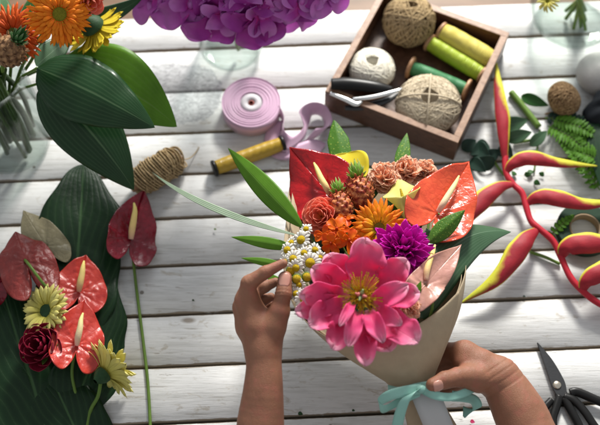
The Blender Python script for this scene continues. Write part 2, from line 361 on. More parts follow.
M['th_grn'] = thread('green_thread', (.05, .24, .09), (.02, .11, .04), 34, .5)
M['jute'] = pmat('jute_twine', (.34, .24, .12), .85, .35, 300, .9, 1400, col2=(.46, .34, .19))
M['jute_dk'] = pmat('brown_twine', (.24, .14, .07), .85, .4, 300, .9, 1400, col2=(.38, .25, .13))
M['linen'] = pmat('linen_twine', (.52, .43, .30), .85, .2, 300, .8, 1400, col2=(.62, .53, .39))
M['cream'] = pmat('cream_yarn', (.80, .76, .64), .85, .1, 200, .6, 1400)
M['black'] = pmat('black_steel', (.018, .019, .021), .42, .3, 80, .15, 300, spec=.6)
M['blackpl'] = pmat('black_handle', (.012, .012, .012), .35, .2, 80)
M['steel'] = pmat('bright_steel', (.70, .70, .68), .22, .1, 80, metal=1)
M['brass'] = pmat('screw_metal', (.62, .56, .46), .3, .1, 80, metal=1)
M['tapeg'] = pmat('dark_green_tape', (.018, .045, .026), .5, .2, 50, .1, 400)
M['tapec'] = pmat('cardboard_core', (.26, .19, .12), .8, .2, 50)
M['stone'] = pmat('pale_grey_stone', (.40, .385, .37), .7, .2, 30, .4, 150)
M['cloth'] = pmat('black_cloth', (.010, .012, .016), .85, .3, 50, .4, 1200)
def helic(name):
    t = NT(name); u, v = t.uv()
    du = t.math('ABSOLUTE', t.math('SUBTRACT', u, .5)); nz = t.noise(t.tc.outputs['Object'], 30, 3)
    e = t.math('ADD', t.math('MULTIPLY', du, -1.), .20)                        # lip of the bract at u = .5
    e = t.math('ADD', t.math('ADD', t.math('MULTIPLY', e, 3.0), t.math('MULTIPLY', t.math('SUBTRACT', v, .60), 2.6)), t.math('MULTIPLY', t.math('SUBTRACT', nz, .5), 1.1))
    e2 = t.math('ADD', t.math('MULTIPLY', t.math('SUBTRACT', .11, du), 8.), t.math('MULTIPLY', t.math('SUBTRACT', v, .12), .8))
    m_ = t.ramp(t.math('MAXIMUM', e, e2), [(.0, 0.), (.45, 1.)])
    red = t.mix(t.noise(t.tc.outputs['Object'], 70, 5, .7), (.18, .005, .016), (.42, .018, .028)); yel = t.mix(nz, (.34, .42, .03), (.78, .66, .05))
    c = t.mix(m_, red, yel); c = t.mix(t.ramp(t.math('ADD', v, t.math('MULTIPLY', t.noise(t.tc.outputs['Object'], 160, 5, .7), .30)), [(1.08, 0.), (1.16, .8)]), c, (.16, .09, .02)); c = t.mix(t.ramp(t.noise(t.mapping('Object', (1, 1, 1)), 210, 5, .75), [(.60, 0.), (.70, .5)]), c, (.14, .03, .02)); t.L(c, t.b.inputs['Base Color']); t.b.inputs['Roughness'].default_value = .55; t.b.inputs['Specular IOR Level'].default_value = .3
    t.bump(t.math('ADD', t.noise(t.mapping('UV', (30, 2, 1)), 6, 3), t.noise(t.tc.outputs['Object'], 500, 3)), .3); return t.m
M['helic'] = helic('heliconia_bract')
M['rachis'] = pmat('heliconia_rachis', (.42, .02, .035), .42, .2, 60)
def skin():
    t = NT('skin'); obj = t.tc.outputs['Object']; nz = t.noise(obj, 38, 6, .65); f = t.noise(obj, 420, 4, .7)
    c = t.mix(nz, (.20, .078, .045), (.34, .165, .095)); c = t.mix(t.math('MULTIPLY', f, .25), c, (.28, .11, .06)); c = t.mix(t.ramp(t.noise(obj, 75, 3, .6), [(.5, 0.), (.72, .55)]), c, (.36, .12, .085))
    t.L(c, t.b.inputs['Base Color']); t.b.inputs['Roughness'].default_value = .52; t.b.inputs['Specular IOR Level'].default_value = .35
    t.b.inputs['Subsurface Weight'].default_value = .12; t.b.inputs['Subsurface Radius'].default_value = (.010, .004, .002); t.b.inputs['Subsurface Scale'].default_value = .6
    lines = t.vor(t.mapping('Object', (1, .6, 1)), 900, 'DISTANCE_TO_EDGE'); 
    t.bump(t.math('ADD', t.math('MULTIPLY', f, .25), t.math('ADD', t.math('MULTIPLY', lines, .9), t.math('MULTIPLY', t.noise(t.mapping('Object', (1, .35, 1)), 120, 4), 1.6))), .5, .0011); return t.m
M['skin'] = skin()
M['nail'] = pmat('fingernail', (.52, .27, .21), .3, .05, 50, coat=.15)
def glass(name, tint, ior=1.5, ref=1., dark=(.50, .56, .54)):
    t = NT(name); t.n.remove(t.b); tr = t.n.new('ShaderNodeBsdfTransparent'); tr.inputs[0].default_value = (*tint, 1)
    gl = t.n.new('ShaderNodeBsdfGlossy'); gl.inputs['Roughness'].default_value = .02; gl.inputs[0].default_value = (1, 1, 1, 1)
    fr = t.n.new('ShaderNodeLayerWeight'); fr.inputs[0].default_value = .5; mx = t.n.new('ShaderNodeMixShader')
    t.L(t.math('MULTIPLY_ADD', t.math('POWER', fr.outputs['Facing'], 4.), ref*.45, .018*ref), mx.inputs[0]); t.L(t.mix(t.math('POWER', fr.outputs['Facing'], 2.6), tint, dark), tr.inputs[0]); t.L(tr.outputs[0], mx.inputs[1]); t.L(gl.outputs[0], mx.inputs[2]); t.L(mx.outputs[0], t.out.inputs[0]); return t.m
def rglass(name, col, ior):
    t = NT(name); t.b.inputs['Base Color'].default_value = (*col, 1); t.b.inputs['Roughness'].default_value = .0
    t.b.inputs['Transmission Weight'].default_value = 1; t.b.inputs['IOR'].default_value = ior; return t.m
M['glass'] = glass('clear_glass', (.985, .992, .99)); M['water'] = glass('vase_water', (.975, .99, .98), 1.33, .5, (.80, .86, .83))
#PART2
# ================================================================ the setting
mb = MB(); box(mb, (-4, -3, -.76), (8, 0, 0), (0, 7, 0), (0, 0, .01)); tag(mb.build('floor', M['floor'], smooth=False), kind='structure')
# planks: table top turned a little to the camera
PSI = R(2.72); cx, sx = math.cos(PSI), math.sin(PSI)
def tb(a, b, z=0.): return np.array([a*cx-b*sx, a*sx+b*cx, z])          # table coordinates to world
def tinv(p): return p[0]*cx+p[1]*sx, -p[0]*sx+p[1]*cx
ys = [(0, 155, 16.5), (1, 198, 49), (2, 210, 90.5), (3, 190, 133), (4, 200, 173.7), (5, 190, 217.6), (6, 200, 264.5), (7, 200, 313.5), (8, 200, 365), (9, 200, 421.5)]
ln = {k: tinv(P(x, y))[1] for k, x, y in ys}
pitch = (ln[9]-ln[0])/9
for k in range(10, 14): ln[k] = ln[9]+pitch*(k-9)
table = thing('table', 'table top of weathered white painted planks with dark gaps under everything', 'table', (0, 0, -.02))
mb = MB()
for k in range(13):
    g0 = .0016+.0008*random.random(); b0, b1 = ln[k]-g0, ln[k+1]+g0; dz = random.uniform(-.0008, .0008)
    off = k*3.1
    xs = np.linspace(-.95, .95, 40); n = len(xs); V = []; UV = []
    rows = [(b1, -.018, 0), (b1, -.0015, 0), (b1+.0015, 0, .02), (b0-.0015, 0, .98), (b0, -.0015, 1), (b0, -.018, 1)]
    for b, z, v in rows:
        for a in xs:
            wob = .0008*noise.noise((a*9, k*7+(v > .5)*3, 0)) if v in (0, 1) or v in (.02, .98) else 0
            V.append(tb(a, b+wob, z+dz)); UV.append((a+off, v))
    mb.add(V, gridfaces(n, 6), UV)
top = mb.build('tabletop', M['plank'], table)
mb = MB(); e0, e1 = ln[0]-.004, ln[13]+.004
box(mb, tb(-.94, e1, -.036), tb(1.88, 0), tb(0, e0-e1), (0, 0, .017)); mb.build('underboard', M['under'], table, smooth=False)
for a in (-.88, .82):
    for b in (e0-.07, e1+.03):
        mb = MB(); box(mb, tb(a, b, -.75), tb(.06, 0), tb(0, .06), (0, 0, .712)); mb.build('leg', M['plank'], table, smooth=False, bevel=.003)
# ================================================================ flower builders
def PZ(l): return [P(*a) for a in l]
def stem_tube(pts, r, parent, name='stem', mat='stem'):
    mb = MB(); tube(mb, PZ(pts), r, 7); return mb.build(name, M[mat], parent)
def spadix(parent, pts, r, mat):
    mb = MB(); tube(mb, pts, [r*.8, r*1.1, r, r*.75, r*.3], 12, 30); return mb.build('spadix', M[mat], parent)
def anthurium(label, attach, tip, hwpx, mat, sp=None, lobe=.5, cup=.25, tilt=(0, 0), spm='spadix', stem=None, group=None, blister=.0016, spr=3.0, seed=0, curl=0, fold=0, back=False, name='anthurium'):
    A = P(*attach); B = P(*tip); root = thing(name, label, 'anthurium', A, group)
    L = np.linalg.norm(B-A); W = px2m(hwpx, A); n = N(A, *tilt); x, y, z = frame(B-A, n)
    ctl = np.array([(0, 1.0, 0), (.14, .90, 0), (.46, .72, 0), (.86, .38, 0), (1.03, -.02, 0), (1.0, -.45, 0), (.78, -.86, 0), (.40, -.98, 0), (.12, -.68, 0), (0, -.30, 0)])
    half = catmull(ctl, 45); half[:, 0] = np.maximum(half[:, 0], 0); half[0, 0] = half[-1, 0] = 0
    half[:, 1] = np.where(half[:, 1] > 0, half[:, 1]*L, half[:, 1]*L*lobe); half[:, 0] *= W
    out = np.vstack([half, (half*[-1, 1, 1])[::-1][1:]]); m = len(out); ns = 22; V = []; UV = []
    for j in range(ns):
        s = (j/(ns-1))**.85
        for i in range(m):
            X, Y = out[i, 0]*s, out[i, 1]*s; a = math.atan2(X, Y)
            zz = cup*W*s*s+.004*math.sin(a*3+seed)*s**3 + .003*math.sin(a*7+seed*2)*s**4 + fold*abs(X) + curl*L*max(0, Y/L)**3
            nn = noise.noise((X*110+seed, Y*110, seed)); zz += blister*(abs(nn)*2-.4)*min(1, s*3)*(1-s**6)
            zz -= (.0014 if seed < 7 else .0005)*math.exp(-(X/(.03*W+1e-6))**2)*(Y > 0)*s
            for va in (.45, .95, 1.5, 2.1): zz -= .0012*math.exp(-((abs(a)-va)*s*W/.0016)**2)
            V.append(A+X*x+Y*y+zz*z); UV.append((i/(m-1), s))
    mb = MB(); mb.add(V, gridfaces(m, ns), UV); mb.build('spathe', M[mat], root, thick=.0011)
    if sp: spadix(root, PZ(sp), px2m(spr, A), spm)
    if stem: stem_tube([attach[:2]+(attach[2]-.004,)]+stem, .0023, root)
    return root
def gerbera(label, c, n, Rr, pm, dm, rows=((26, 1., .0), (22, .8, .12), (18, .55, .25)), w=.16, disk=.24, droop=.0, stem=None, group=None, inner=None, kind='petal', seed=1, calyx=True):
    rr = random.Random(seed); c = np.asarray(c); n = nrm(n); root = thing('gerbera', label, 'gerbera', c, group)
    x, y, z = frame(np.cross(n, [.3, .8, .1]), n); mb = MB()
    for ri, (cnt, ln_, lift) in enumerate(rows):
        for k in range(cnt):
            a = 2*math.pi*(k+rr.random()*.5+ri*.37)/cnt; d = math.cos(a)*x+math.sin(a)*y
            l = Rr*ln_*rr.uniform(.9, 1.04)
            b0 = c+d*disk*Rr*.7+n*(.001+.002*ri); tp = c+d*l+n*(lift*Rr*rr.uniform(.6, 1.3)-droop*Rr)
            leaf(mb, b0, tp, n-d*lift+.25*rr.uniform(-1, 1)*np.cross(n, d), Rr*w*rr.uniform(.65, 1.1), kind, 5, 8, bend=.04+.09*rr.random(), cup=-.12, roll=rr.uniform(-.16, .04), side=rr.uniform(-.05, .05))
    mb.build('petals', M[pm], root, thick=.0005)
    mb = MB(); lathe(mb, c, n, [(.0001, .10*Rr), (disk*Rr*.3, .085*Rr), (disk*Rr*.55, .11*Rr), (disk*Rr*.85, .10*Rr), (disk*Rr, .04*Rr), (disk*Rr, -.05*Rr)], 28, mod=lambda a, t: 1+.04*math.sin(13*a)*(t > .3))
    mb.build('disk', M[dm], root)
    if inner:
        mb = MB()
        for ring, (rad, cnt) in enumerate(((.62, 22), (.85, 34), (1.05, 40))):
            for k in range(cnt):
                a = 2*math.pi*(k+ring*.5)/cnt; d = math.cos(a)*x+math.sin(a)*y
                leaf(mb, c+d*disk*Rr*rad+n*.07*Rr, c+d*disk*Rr*(rad+.35)+n*Rr*(.17-.02*ring), n, Rr*.03, 'point', 3, 4, bend=.1)
        mb.build('florets', M[inner], root, thick=.0004)
    if calyx:
        mb = MB(); lathe(mb, c, -n, [(disk*Rr*1.25, .0), (disk*Rr*1.2, .12*Rr), (disk*Rr*.8, .28*Rr), (.08*Rr, .38*Rr)], 24, mod=lambda a, t: 1+.06*math.sin(12*a)); mb.build('calyx', M['calyx'], root)
    if stem: stem_tube(stem, .0026, root)
    return root
def daisy(label, c, n, Rr, seed, group, stem=None):
    rr = random.Random(seed); c = np.asarray(c); n = nrm(n); root = thing('daisy', label, 'daisy', c, group)
    x, y, z = frame(np.cross(n, [.3, .8, .1]), n); mb = MB(); cnt = 15
    for k in range(cnt):
        a = 2*math.pi*(k+rr.uniform(-.2, .2))/cnt; d = math.cos(a)*x+math.sin(a)*y
        leaf(mb, c+d*Rr*.3, c+d*Rr*rr.uniform(.85, 1.05)+n*Rr*rr.uniform(-.25, .1), n, Rr*.19, 'petal', 4, 6, bend=.08, cup=-.2, roll=-.05)
    mb.build('petals', M['white_petal'], root, thick=.0004)
    mb = MB(); lathe(mb, c, n, [(.0001, .3*Rr), (.2*Rr, .27*Rr), (.36*Rr, .15*Rr), (.43*Rr, .0), (.3*Rr, -.1*Rr)], 18); mb.build('disk', M['daisy_c'], root)
    if stem is not None:
        mb = MB(); tube(mb, [c-n*.001, c-n*.02, stem], .0009, 5, 8); mb.build('stem', M['stem'], root)
    return root
def rosette(name, label, cat, c, n, Rr, mat, cnt=26, group=None, seed=3, ruffle=0., open_=1., stem=None, sepals=False, kind='round', part='petals', depth_=1., rl=-.10):
    rr = random.Random(seed); c = np.asarray(c); n = nrm(n); root = thing(name, label, cat, c, group); mb = MB()
    x, y, z = frame(np.cross(n, [.3, .8, .1]), n); base = c-n*Rr*.75*depth_
    for i in range(cnt):
        t = (i+.5)/cnt; a = i*2.399+rr.uniform(-.2, .2); d = math.cos(a)*x+math.sin(a)*y
        rad = Rr*(.06+.94*t**.8)*rr.uniform(.93, 1.05); hgt = Rr*(.86-.55*t**1.6*open_)*depth_
        tip = base+d*rad+n*(hgt+Rr*.12*(1-t)); b0 = base+d*Rr*.06*t
        leaf(mb, b0, tip, -d+n*.25*t, Rr*(.22+.38*t), kind, 9, 10, bend=-.18-.10*t, cup=.65*(1-.3*t), roll=rl-.20*t, rip=ruffle, ripf=5, ph=i*1.7)
    mb.build(part, M[mat], root, thick=.0006)
    if sepals:
        mb = MB()
        for k in range(5):
            a = k*1.2566; d = math.cos(a)*x+math.sin(a)*y; leaf(mb, base, base+d*Rr*.9+n*Rr*.5, n, Rr*.2, 'lance', 5, 8, bend=-.15)
        mb.build('sepals', M['stem'], root, thick=.0006)
    if stem: stem_tube(stem, .0022, root)
    return root
def dome(name, label, cat, c, n, Rr, mat, cnt, w_, group, seed, kind='petal', rip=0., spread=1.15, cup=.9, roll=-.08, nn=8, jag=0.):
    rd = random.Random(seed); c = np.asarray(c); n = nrm(n); root = thing(name, label, cat, c, group); x, y, z = frame(np.cross(n, [.3, .8, .1]), n); mb = MB()
    for i in range(cnt):
        t = (i+.5)/cnt; a = i*2.39996; th = math.acos(1-t*spread); d = nrm(math.sin(th)*(math.cos(a)*x+math.sin(a)*y)+math.cos(th)*n)
        l = rd.uniform(.82, 1.12); b0 = c+d*Rr*.22; tp = c+d*Rr*l+n*Rr*.10+rd.uniform(-.14, .14)*Rr*y+rd.uniform(-.14, .14)*Rr*x
        leaf(mb, b0, tp, n*.9+d*.1+.6*rd.uniform(-1, 1)*x+.5*rd.uniform(-1, 1)*y, Rr*w_*rd.uniform(.75, 1.2), kind, nn, nn+1, bend=-.06, cup=cup, roll=roll*rd.uniform(.2, 2), rip=rip, ripf=2.2, ph=i*1.3, jag=jag)
    mb.build('petals', M[mat], root, thick=.0005); return root
def single_leaf(name, label, base, tip, hwpx, mat, kind='ovate', tilt=(0, 0), group=None, stem=None, thick=.0007, nv=28, nu=13, **kw):
    A, B = P(*base), P(*tip); root = thing(name, label, 'leaf', A, group); mb = MB()
    leaf(mb, A, B, N(A, *tilt), px2m(hwpx, (A+B)/2), kind, nu, nv, **kw); mb.build('blade', M[mat], root, thick=thick)
    if stem: stem_tube(stem, .002, root)
    return root
def vase(name, label, c, r, h, prof_=None, level=.5, wname='water'):
    root = thing(name, label, 'vase', c); t = .003
    pr = prof_ or [(r*.85, 0), (r*.97, .006), (r, .02), (r, h*.5), (r, h)]
    pf = catmull([(a, b, 0) for a, b in pr], 30)[:, :2]; o = [(max(a, .001), b) for a, b in pf]; inn = [(max(a-t, .001), max(b, .009)) for a, b in pf][::-1]
    mb = MB(); lathe(mb, c, Z, [(.0005, 0)]+o+[(r0, h0) for r0, h0 in inn]+[(.0005, .009)], 56); mb.build('glass_body', M['glass'], root, recalc=True)
    wv = [(max(a-t-.0006, .001), max(b, .0096)) for a, b in pf if b < h*level]
    mb = MB(); lathe(mb, c, Z, [(.0005, .0096)]+wv+[(wv[-1][0], h*level), (.0005, h*level)], 56); mb.build(wname, M['water'], root, recalc=True)
    return root
# ================================================================ vases
cl = P(13, 143, 0); vase('glass_vase', 'clear glass vase full of green stems holding the orange gerberas', cl, px2m(39, cl), .19, level=.72)
cc = P(232, 50, 0); vase('glass_vase', 'clear glass tumbler vase of water under the purple flowers', cc, px2m(32, cc), .105, [(.036, 0), (.045, .004), (px2m(32, cc), .018), (px2m(31, cc), .06), (px2m(33, cc), .105)], level=.75)
cr = P(570, 22, 0); rr_ = px2m(44, cr)
vase('glass_vase', 'round bellied clear glass vase with thin green stems beside the tray', cr, rr_*1.03, .17, [(rr_*.62, 0), (rr_*.85, .008), (rr_*1.0, .035), (rr_*1.03, .06), (rr_*.9, .10), (rr_*.72, .13), (rr_*.74, .17)], level=.45)
for i in range(26):
    a, rr1 = random.uniform(0, 6.28), random.uniform(.003, .042); b = cl+np.array([math.cos(a)*rr1+.006, math.sin(a)*rr1, .012])
    a2 = random.uniform(0, 6.28); r2 = .03*random.random()
    mb = MB(); tube(mb, [b, b+[.3*math.cos(a2)*r2, .3*math.sin(a2)*r2, .09], cl+np.array([math.cos(a2)*r2+.016, math.sin(a2)*r2, .205])], random.uniform(.0028, .0055), 7)
    tag(mb.build('flower_stem', M['stem_wet']), 'green flower stem packed in the left glass vase', 'stem', 'stems packed in the left glass vase')
for i in range(13):
    a, rr1 = random.uniform(0, 6.28), random.uniform(.01, .04); b = cr+np.array([math.cos(a)*rr1, math.sin(a)*rr1, .012])
    a2 = a+3.1+random.uniform(-.6, .6); r2 = .035
    mb = MB(); tube(mb, [b, cr+np.array([math.cos(a2)*r2*.3, math.sin(a2)*r2*.3, .09]), cr+np.array([math.cos(a2)*r2, math.sin(a2)*r2, .21])], random.uniform(.0014, .0034), 7)
    tag(mb.build('flower_stem', M['stem']), 'thin green stem crossing in the round right glass vase', 'stem', 'stems in the round right glass vase')
mb = MB(); tube(mb, [cc+[.012, -.01, .014], cc+[.004, 0, .08], cc+[-.005, .01, .15]], .0035, 8); tag(mb.build('flower_stem', M['stem']), 'short green stem in the glass tumbler under the purple flowers', 'stem')
c = P(548, 2, .15); gerbera('small yellow flower leaning in the round right vase', c, N(c, -.3, .3), .018, 'g_lemon', 'disk_g', rows=((16, 1, 0), (12, .7, .2)), group=None, seed=5)
# ---------------- flowers and leaves over the left vase
VG = 'flowers in the left vase'
c = P(59, 14, .27); gerbera('large orange gerbera with olive centre facing up over the left vase', c, N(c, .12, -.05), px2m(36, c), 'g_orange', 'disk_g', rows=((34, 1., -.08), (34, .88, .03), (30, .68, .12), (24, .5, .16)), w=.085, disk=.28, inner='disk_y', seed=2, group=VG, stem=[(59, 14, .26), (25, 60, .19), (5, 120, .03)])
c = P(14, 34, .23); gerbera('red orange gerbera half hidden behind the small pineapple', c, N(c, -.3, .1), px2m(33, c), 'g_redor', 'disk_c', rows=((32, 1., -.02), (28, .85, .08), (24, .6, .18)), w=.08, disk=.25, seed=9, group=VG, stem=[(14, 34, .22), (10, 80, .15), (8, 120, .03)])
c = P(93, 27, .22); gerbera('yellow gerbera seen from behind below the salmon bud', c, -N(c, -.75, .9), px2m(33, c), 'g_yellow', 'disk_y', rows=((24, 1., .18), (22, .85, .28)), w=.15, disk=.30, seed=4, group=VG, stem=[(88, 21, .225), (60, 20, .21), (25, 70, .15)])
c = P(92, 3, .27); rosette('rose', 'salmon rose bud above the striped leaf at the upper left', 'rose', c, N(c, .3, -.4), px2m(14, c), 'rose', 16, VG, 8, open_=.4, sepals=True, stem=[(90, 0, .25), (60, 10, .2), (20, 70, .12)])
def pineapple(label, c, axis, r, h, mat, cmat, crown_h, group=None, stem=None, cn=26, seed=0):
    c = np.asarray(c); axis = nrm(axis); root = thing('pineapple', label, 'pineapple', c, group); rr = random.Random(seed)
    def m(a, t): return 1+.16*abs(math.sin(a*4+t*13))*abs(math.sin(a*4-t*13))
    mb = MB(); lathe(mb, c, axis, [(max(.0003, r*math.sin(math.pi*(.06+.9*k/36))**.62), h*k/36) for k in range(37)], 48, mod=m); mb.build('fruit', M[mat], root)
    x, y, z = frame(np.cross(axis, [.3, .8, .1]), axis); mb = MB()
    for i in range(9*6):                                              # pointed scales
        j = i//9; a = (i % 9+.5*(j % 2))*2*math.pi/9; t = .14+.72*j/5; d = math.cos(a)*x+math.sin(a)*y; rr_ = r*math.sin(math.pi*(.06+.9*t))**.62
        p0 = c+axis*h*t+d*rr_*.98; leaf(mb, p0, p0+axis*h*.13+d*r*.28, d, r*.16, 'point', 3, 4)
    mb.build('scales', M[mat], root, thick=.0004)
    mb = MB(); tp = c+axis*h*.93
    for i in range(cn):
        t = i/cn; a = i*2.399; d = math.cos(a)*x+math.sin(a)*y; l = crown_h*(1-.45*t)
        sp_ = .95*(t)+.08; leaf(mb, tp+d*r*.15, tp+axis*l*(1-.62*sp_)+d*l*sp_*.8, -d+axis*.3, crown_h*.10, 'lance', 5, 8, bend=-.12, cup=.4, roll=-.1)
    mb.build('crown', M[cmat], root, thick=.0006)
    if stem: stem_tube(stem, .003, root)
    return root
p0, p1 = P(2, 62, .235), P(17, 40, .27); pineapple('small brown pineapple with dark green crown at the left edge', p0, p1-p0, px2m(15, p0), np.linalg.norm(p1-p0), 'pine_br', 'crown_dk', px2m(22, p0), VG, seed=2, stem=[(2, 64, .23), (5, 90, .12)])
LV = 'leaves spreading from the left vase'
single_leaf('leaf', 'large dark ribbed leaf on top, sweeping right from the left vase', (37, 68, .205), (154, 126, .18), 34, 'leaf_hosta', 'ovate', (-.1, .25), LV, bend=.10, fold=-.12, cup=-.10, rip=.05, roll=-.05, stem=[(37, 68, .205), (15, 85, .15), (5, 130, .03)])
single_leaf('leaf', 'bright edged green leaf lying behind the large ribbed leaf, pointing right', (60, 62, .175), (177, 127, .12), 36, 'leaf_bright', 'ovate', (.1, .1), LV, bend=.05, side=-.06, fold=.10, cup=-.05, stem=[(60, 62, .175), (15, 85, .12), (5, 130, .03)])
single_leaf('leaf', 'dark lower ribbed leaf of the left vase pointing down to the twine spool', (42, 82, .18), (134, 190, .085), 33, 'leaf_hosta', 'ovate', (.15, -.1), LV, bend=.09, side=-.03, fold=-.1, cup=-.1, stem=[(42, 82, .18), (15, 95, .13), (8, 130, .03)])
single_leaf('leaf', 'narrow green striped leaf running right under the salmon bud', (62, 22, .235), (146, -6, .20), 10, 'leaf_hosta', 'lance', (0, -.2), LV, bend=.02, side=.08, stem=[(62, 22, .235), (30, 50, .18)])
single_leaf('leaf', 'greyish green leaf tip showing behind the yellow gerbera', (70, 55, .16), (147, 69, .12), 19, 'leaf_grey', 'ovate', (.1, .2), LV, bend=.05, side=.09)
single_leaf('leaf', 'pale folded leaf between the orange gerbera and the ribbed leaf', (36, 66, .20), (72, 36, .18), 12, 'leaf_grey', 'ovate', (.1, .3), LV, bend=.06)
for i, (a, b, h_) in enumerate((((20, 30, .2), (60, -22, .19), 12), ((30, 30, .2), (95, -16, .18), 10), ((0, 30, .2), (-2, -10, .2), 12), ((50, 45, .19), (120, 10, .18), 11))):
    single_leaf('leaf', ['mid green leaf rising behind the large orange gerbera', 'mid green leaf behind the salmon rose bud at the top edge', 'mid green leaf at the left edge behind the red orange gerbera', 'mid green leaf running right above the yellow gerbera'][i], a, b, h_, 'leaf_mid', 'ovate', (.2, .1), 'filler leaves of the left vase', bend=.06, fold=.2)
# ---------------- purple flowers
def bloom(name, label, cat, c, n, Rr, mat, cnt=5, cnt2=3, group=None, seed=1, stem=None, centre='peony', wf=.62, rp=.10, droop=0.):
    rr = random.Random(seed); c = np.asarray(c); n = nrm(n); root = thing(name, label, cat, c, group)
    x, y, z = frame(np.cross(n, [.3, .8, .1]), n)
    for k in range(cnt+cnt2):
        inner = k >= cnt; a = 2*math.pi*((k if not inner else k+.5)/(cnt if not inner else cnt2))+rr.uniform(-.25, .25); d = math.cos(a)*x+math.sin(a)*y
        l = Rr*(rr.uniform(.85, 1.12+(.25 if rp > .12 else 0)) if not inner else .6); mb = MB()
        leaf(mb, c+d*.06*Rr, c+d*l*.97+n*l*(rr.uniform(-.15, .35) if not inner else .6), n*1.0-d*.4+.3*rr.uniform(-1, 1)*np.cross(n, d), Rr*wf*(rr.uniform(.7, 1.15) if not inner else .5), rr.choice(('round', 'round', 'ovate')) if rp > .12 else 'round', 13, 14, bend=-.08+.16*rr.random(), cup=.25+.2*rr.random(), roll=rr.uniform(-.2, .1)-droop*rr.random(), rip=rp, ripf=1.7, ph=rr.random()*6)
        mb.build('petal', M[mat if not (inner and mat == 'purple') else 'purple_lt'], root, thick=.0007)
    mb = MB(); ball(mb, c+n*Rr*.08, Rr*.12, 1, 1, 1.3, 12, 8); mb.build('centre', M[centre], root)
    if stem is not None: mb = MB(); tube(mb, [c-n*.004, (c+stem)/2-n*.01, stem], .002, 6); mb.build('stem', M['stem'], root)
    return root
PF = [(162, 0, .20, 33, (-.5, .1), 0, 'mauve flower at the left end of the purple bunch'), (192, 12, .205, 33, (-.3, -.6), 0, 'mauve flower second from the left along the lower rim of the purple bunch'), (224, 22, .20, 34, (0, -.9), 1, 'deep purple flower hanging lowest over the left of the tumbler'), (262, 22, .205, 36, (.2, -.8), 1, 'deep purple flower hanging over the middle of the tumbler'), (300, 8, .215, 36, (.5, -.5), 0, 'mauve flower second from the right in the purple bunch'), (245, -4, .245, 36, (0, -.2), 1, 'deep purple flower on top in the middle of the purple bunch'), (205, -14, .24, 34, (-.3, 0), 0, 'mauve flower at the top edge left of the bunch middle'), (326, -8, .22, 30, (.7, 0), 0, 'mauve flower at the right end of the purple bunch'), (283, -18, .24, 34, (.3, 0), 1, 'deep purple flower at the top edge right of the bunch middle'), (150, -18, .2, 28, (-.6, .3), 1, 'deep purple flower at the top edge, farthest left'), (240, -38, .24, 34, (0, .4), 0, 'mauve flower mostly cut off by the top edge')]
for i, (x_, y_, z_, r_, t_, dk, lb) in enumerate(PF):
    c = P(x_, y_-8, z_); bloom('purple_flower', lb, 'flower', c, N(c, *t_), px2m(r_, c), ('purple_lt', 'purple')[dk], 7, 5, 'purple flowers over the tumbler vase', 20+i, wf=.52, rp=.2, droop=.5, centre='purple_lt', stem=cc+np.array([0, 0, .10]))
for i, (a, b) in enumerate((((205, 33, .17), (194, 28, .175)), ((290, 33, .17), (317, 22, .18)))):
    single_leaf('petal', ['dark fallen-forward bud at the left of the purple flowers', 'long purple petal pointing right from the purple flowers'][i], (240, 10, .2), b, 5, 'purple', 'lance', (0, 0), None, bend=.05)['category'] = 'petal'
# ================================================================ ribbon roll, spools, twine
c = P(252, 112, .0); rt = px2m(29, c); root = thing('ribbon_roll', 'roll of pink satin ribbon with its tail curling loose', 'ribbon', c)
mb = MB(); hh = .030; pr = [(rt, 0), (rt, hh)]
for k in range(22):
    r0 = rt*(1-.62*k/22); pr += [(r0-.0002, hh-.0004-.0008*(k % 3)), (r0-.0009, hh-.0002-.0010*((k*7) % 4)/2)]
pr += [(rt*.37, hh-.004), (rt*.36, .002)]
lathe(mb, c, Z, [(rt*.4, 0)]+pr, 72, mod=lambda a, t: 1+.012*math.sin(a+.6)); mb.build('wound_ribbon', M['pinkrib'], root)
mb = MB(); lathe(mb, c, Z, [(rt*.36, .0), (rt*.36, hh-.002), (rt*.12, hh-.003), (rt*.10, .004)], 40); mb.build('core', M['core'], root)
mb = MB(); lathe(mb, c, Z, [(.001, .006), (rt*.09, .006), (rt*.10, hh-.003), (rt*.07, hh-.002)], 24); mb.build('core_hole', M['corehole'], root)
def ribbon(mb, pts, wv, widthdir, n=60, wob=0):
    C = catmull(pts, n); V = []; UV = []
    Wd = catmull(widthdir, n) if np.ndim(widthdir) == 2 else np.tile(widthdir, (n, 1))
    for i in range(n):
        for k in range(5): V.append(C[i]+nrm(Wd[i])*wv*(k/4-.5)); UV.append((k/4, i/n))
    return mb.add(V, gridfaces(5, n), UV)
zz = .0165
mb = MB(); ribbon(mb, PZ([(279, 110, zz), (284, 122, zz), (281, 136, zz), (289, 144, zz), (303, 133, zz), (304, 118, zz+.003), (312, 109, zz+.004), (323, 111, zz), (328, 122, zz), (322, 132, zz), (310, 135, zz)]), .028, [(0, .1, 1), (0, .15, 1), (.3, .4, 1), (.5, .9, .35), (.2, 1, .35), (-.6, .6, .7), (0, .3, 1), (.3, .1, 1), (.5, -.2, 1), (.7, .3, .8), (.7, .6, .5)], 110)
mb.build('ribbon_tail', M['pinkrib'], root, thick=.0004)
mb = MB(); ribbon(mb, PZ([(276, 122, .004), (272, 140, .005), (279, 152, .006), (295, 152, .010), (312, 147, .007), (322, 150, .004)]), .026, [(1, .2, .2), (1, .3, .1), (.8, .8, .1), (.1, 1, .2), (.2, 1, .3), (.5, .8, .1)], 60)
mb.build('ribbon_tail', M['pinkrib'], root, thick=.0004)
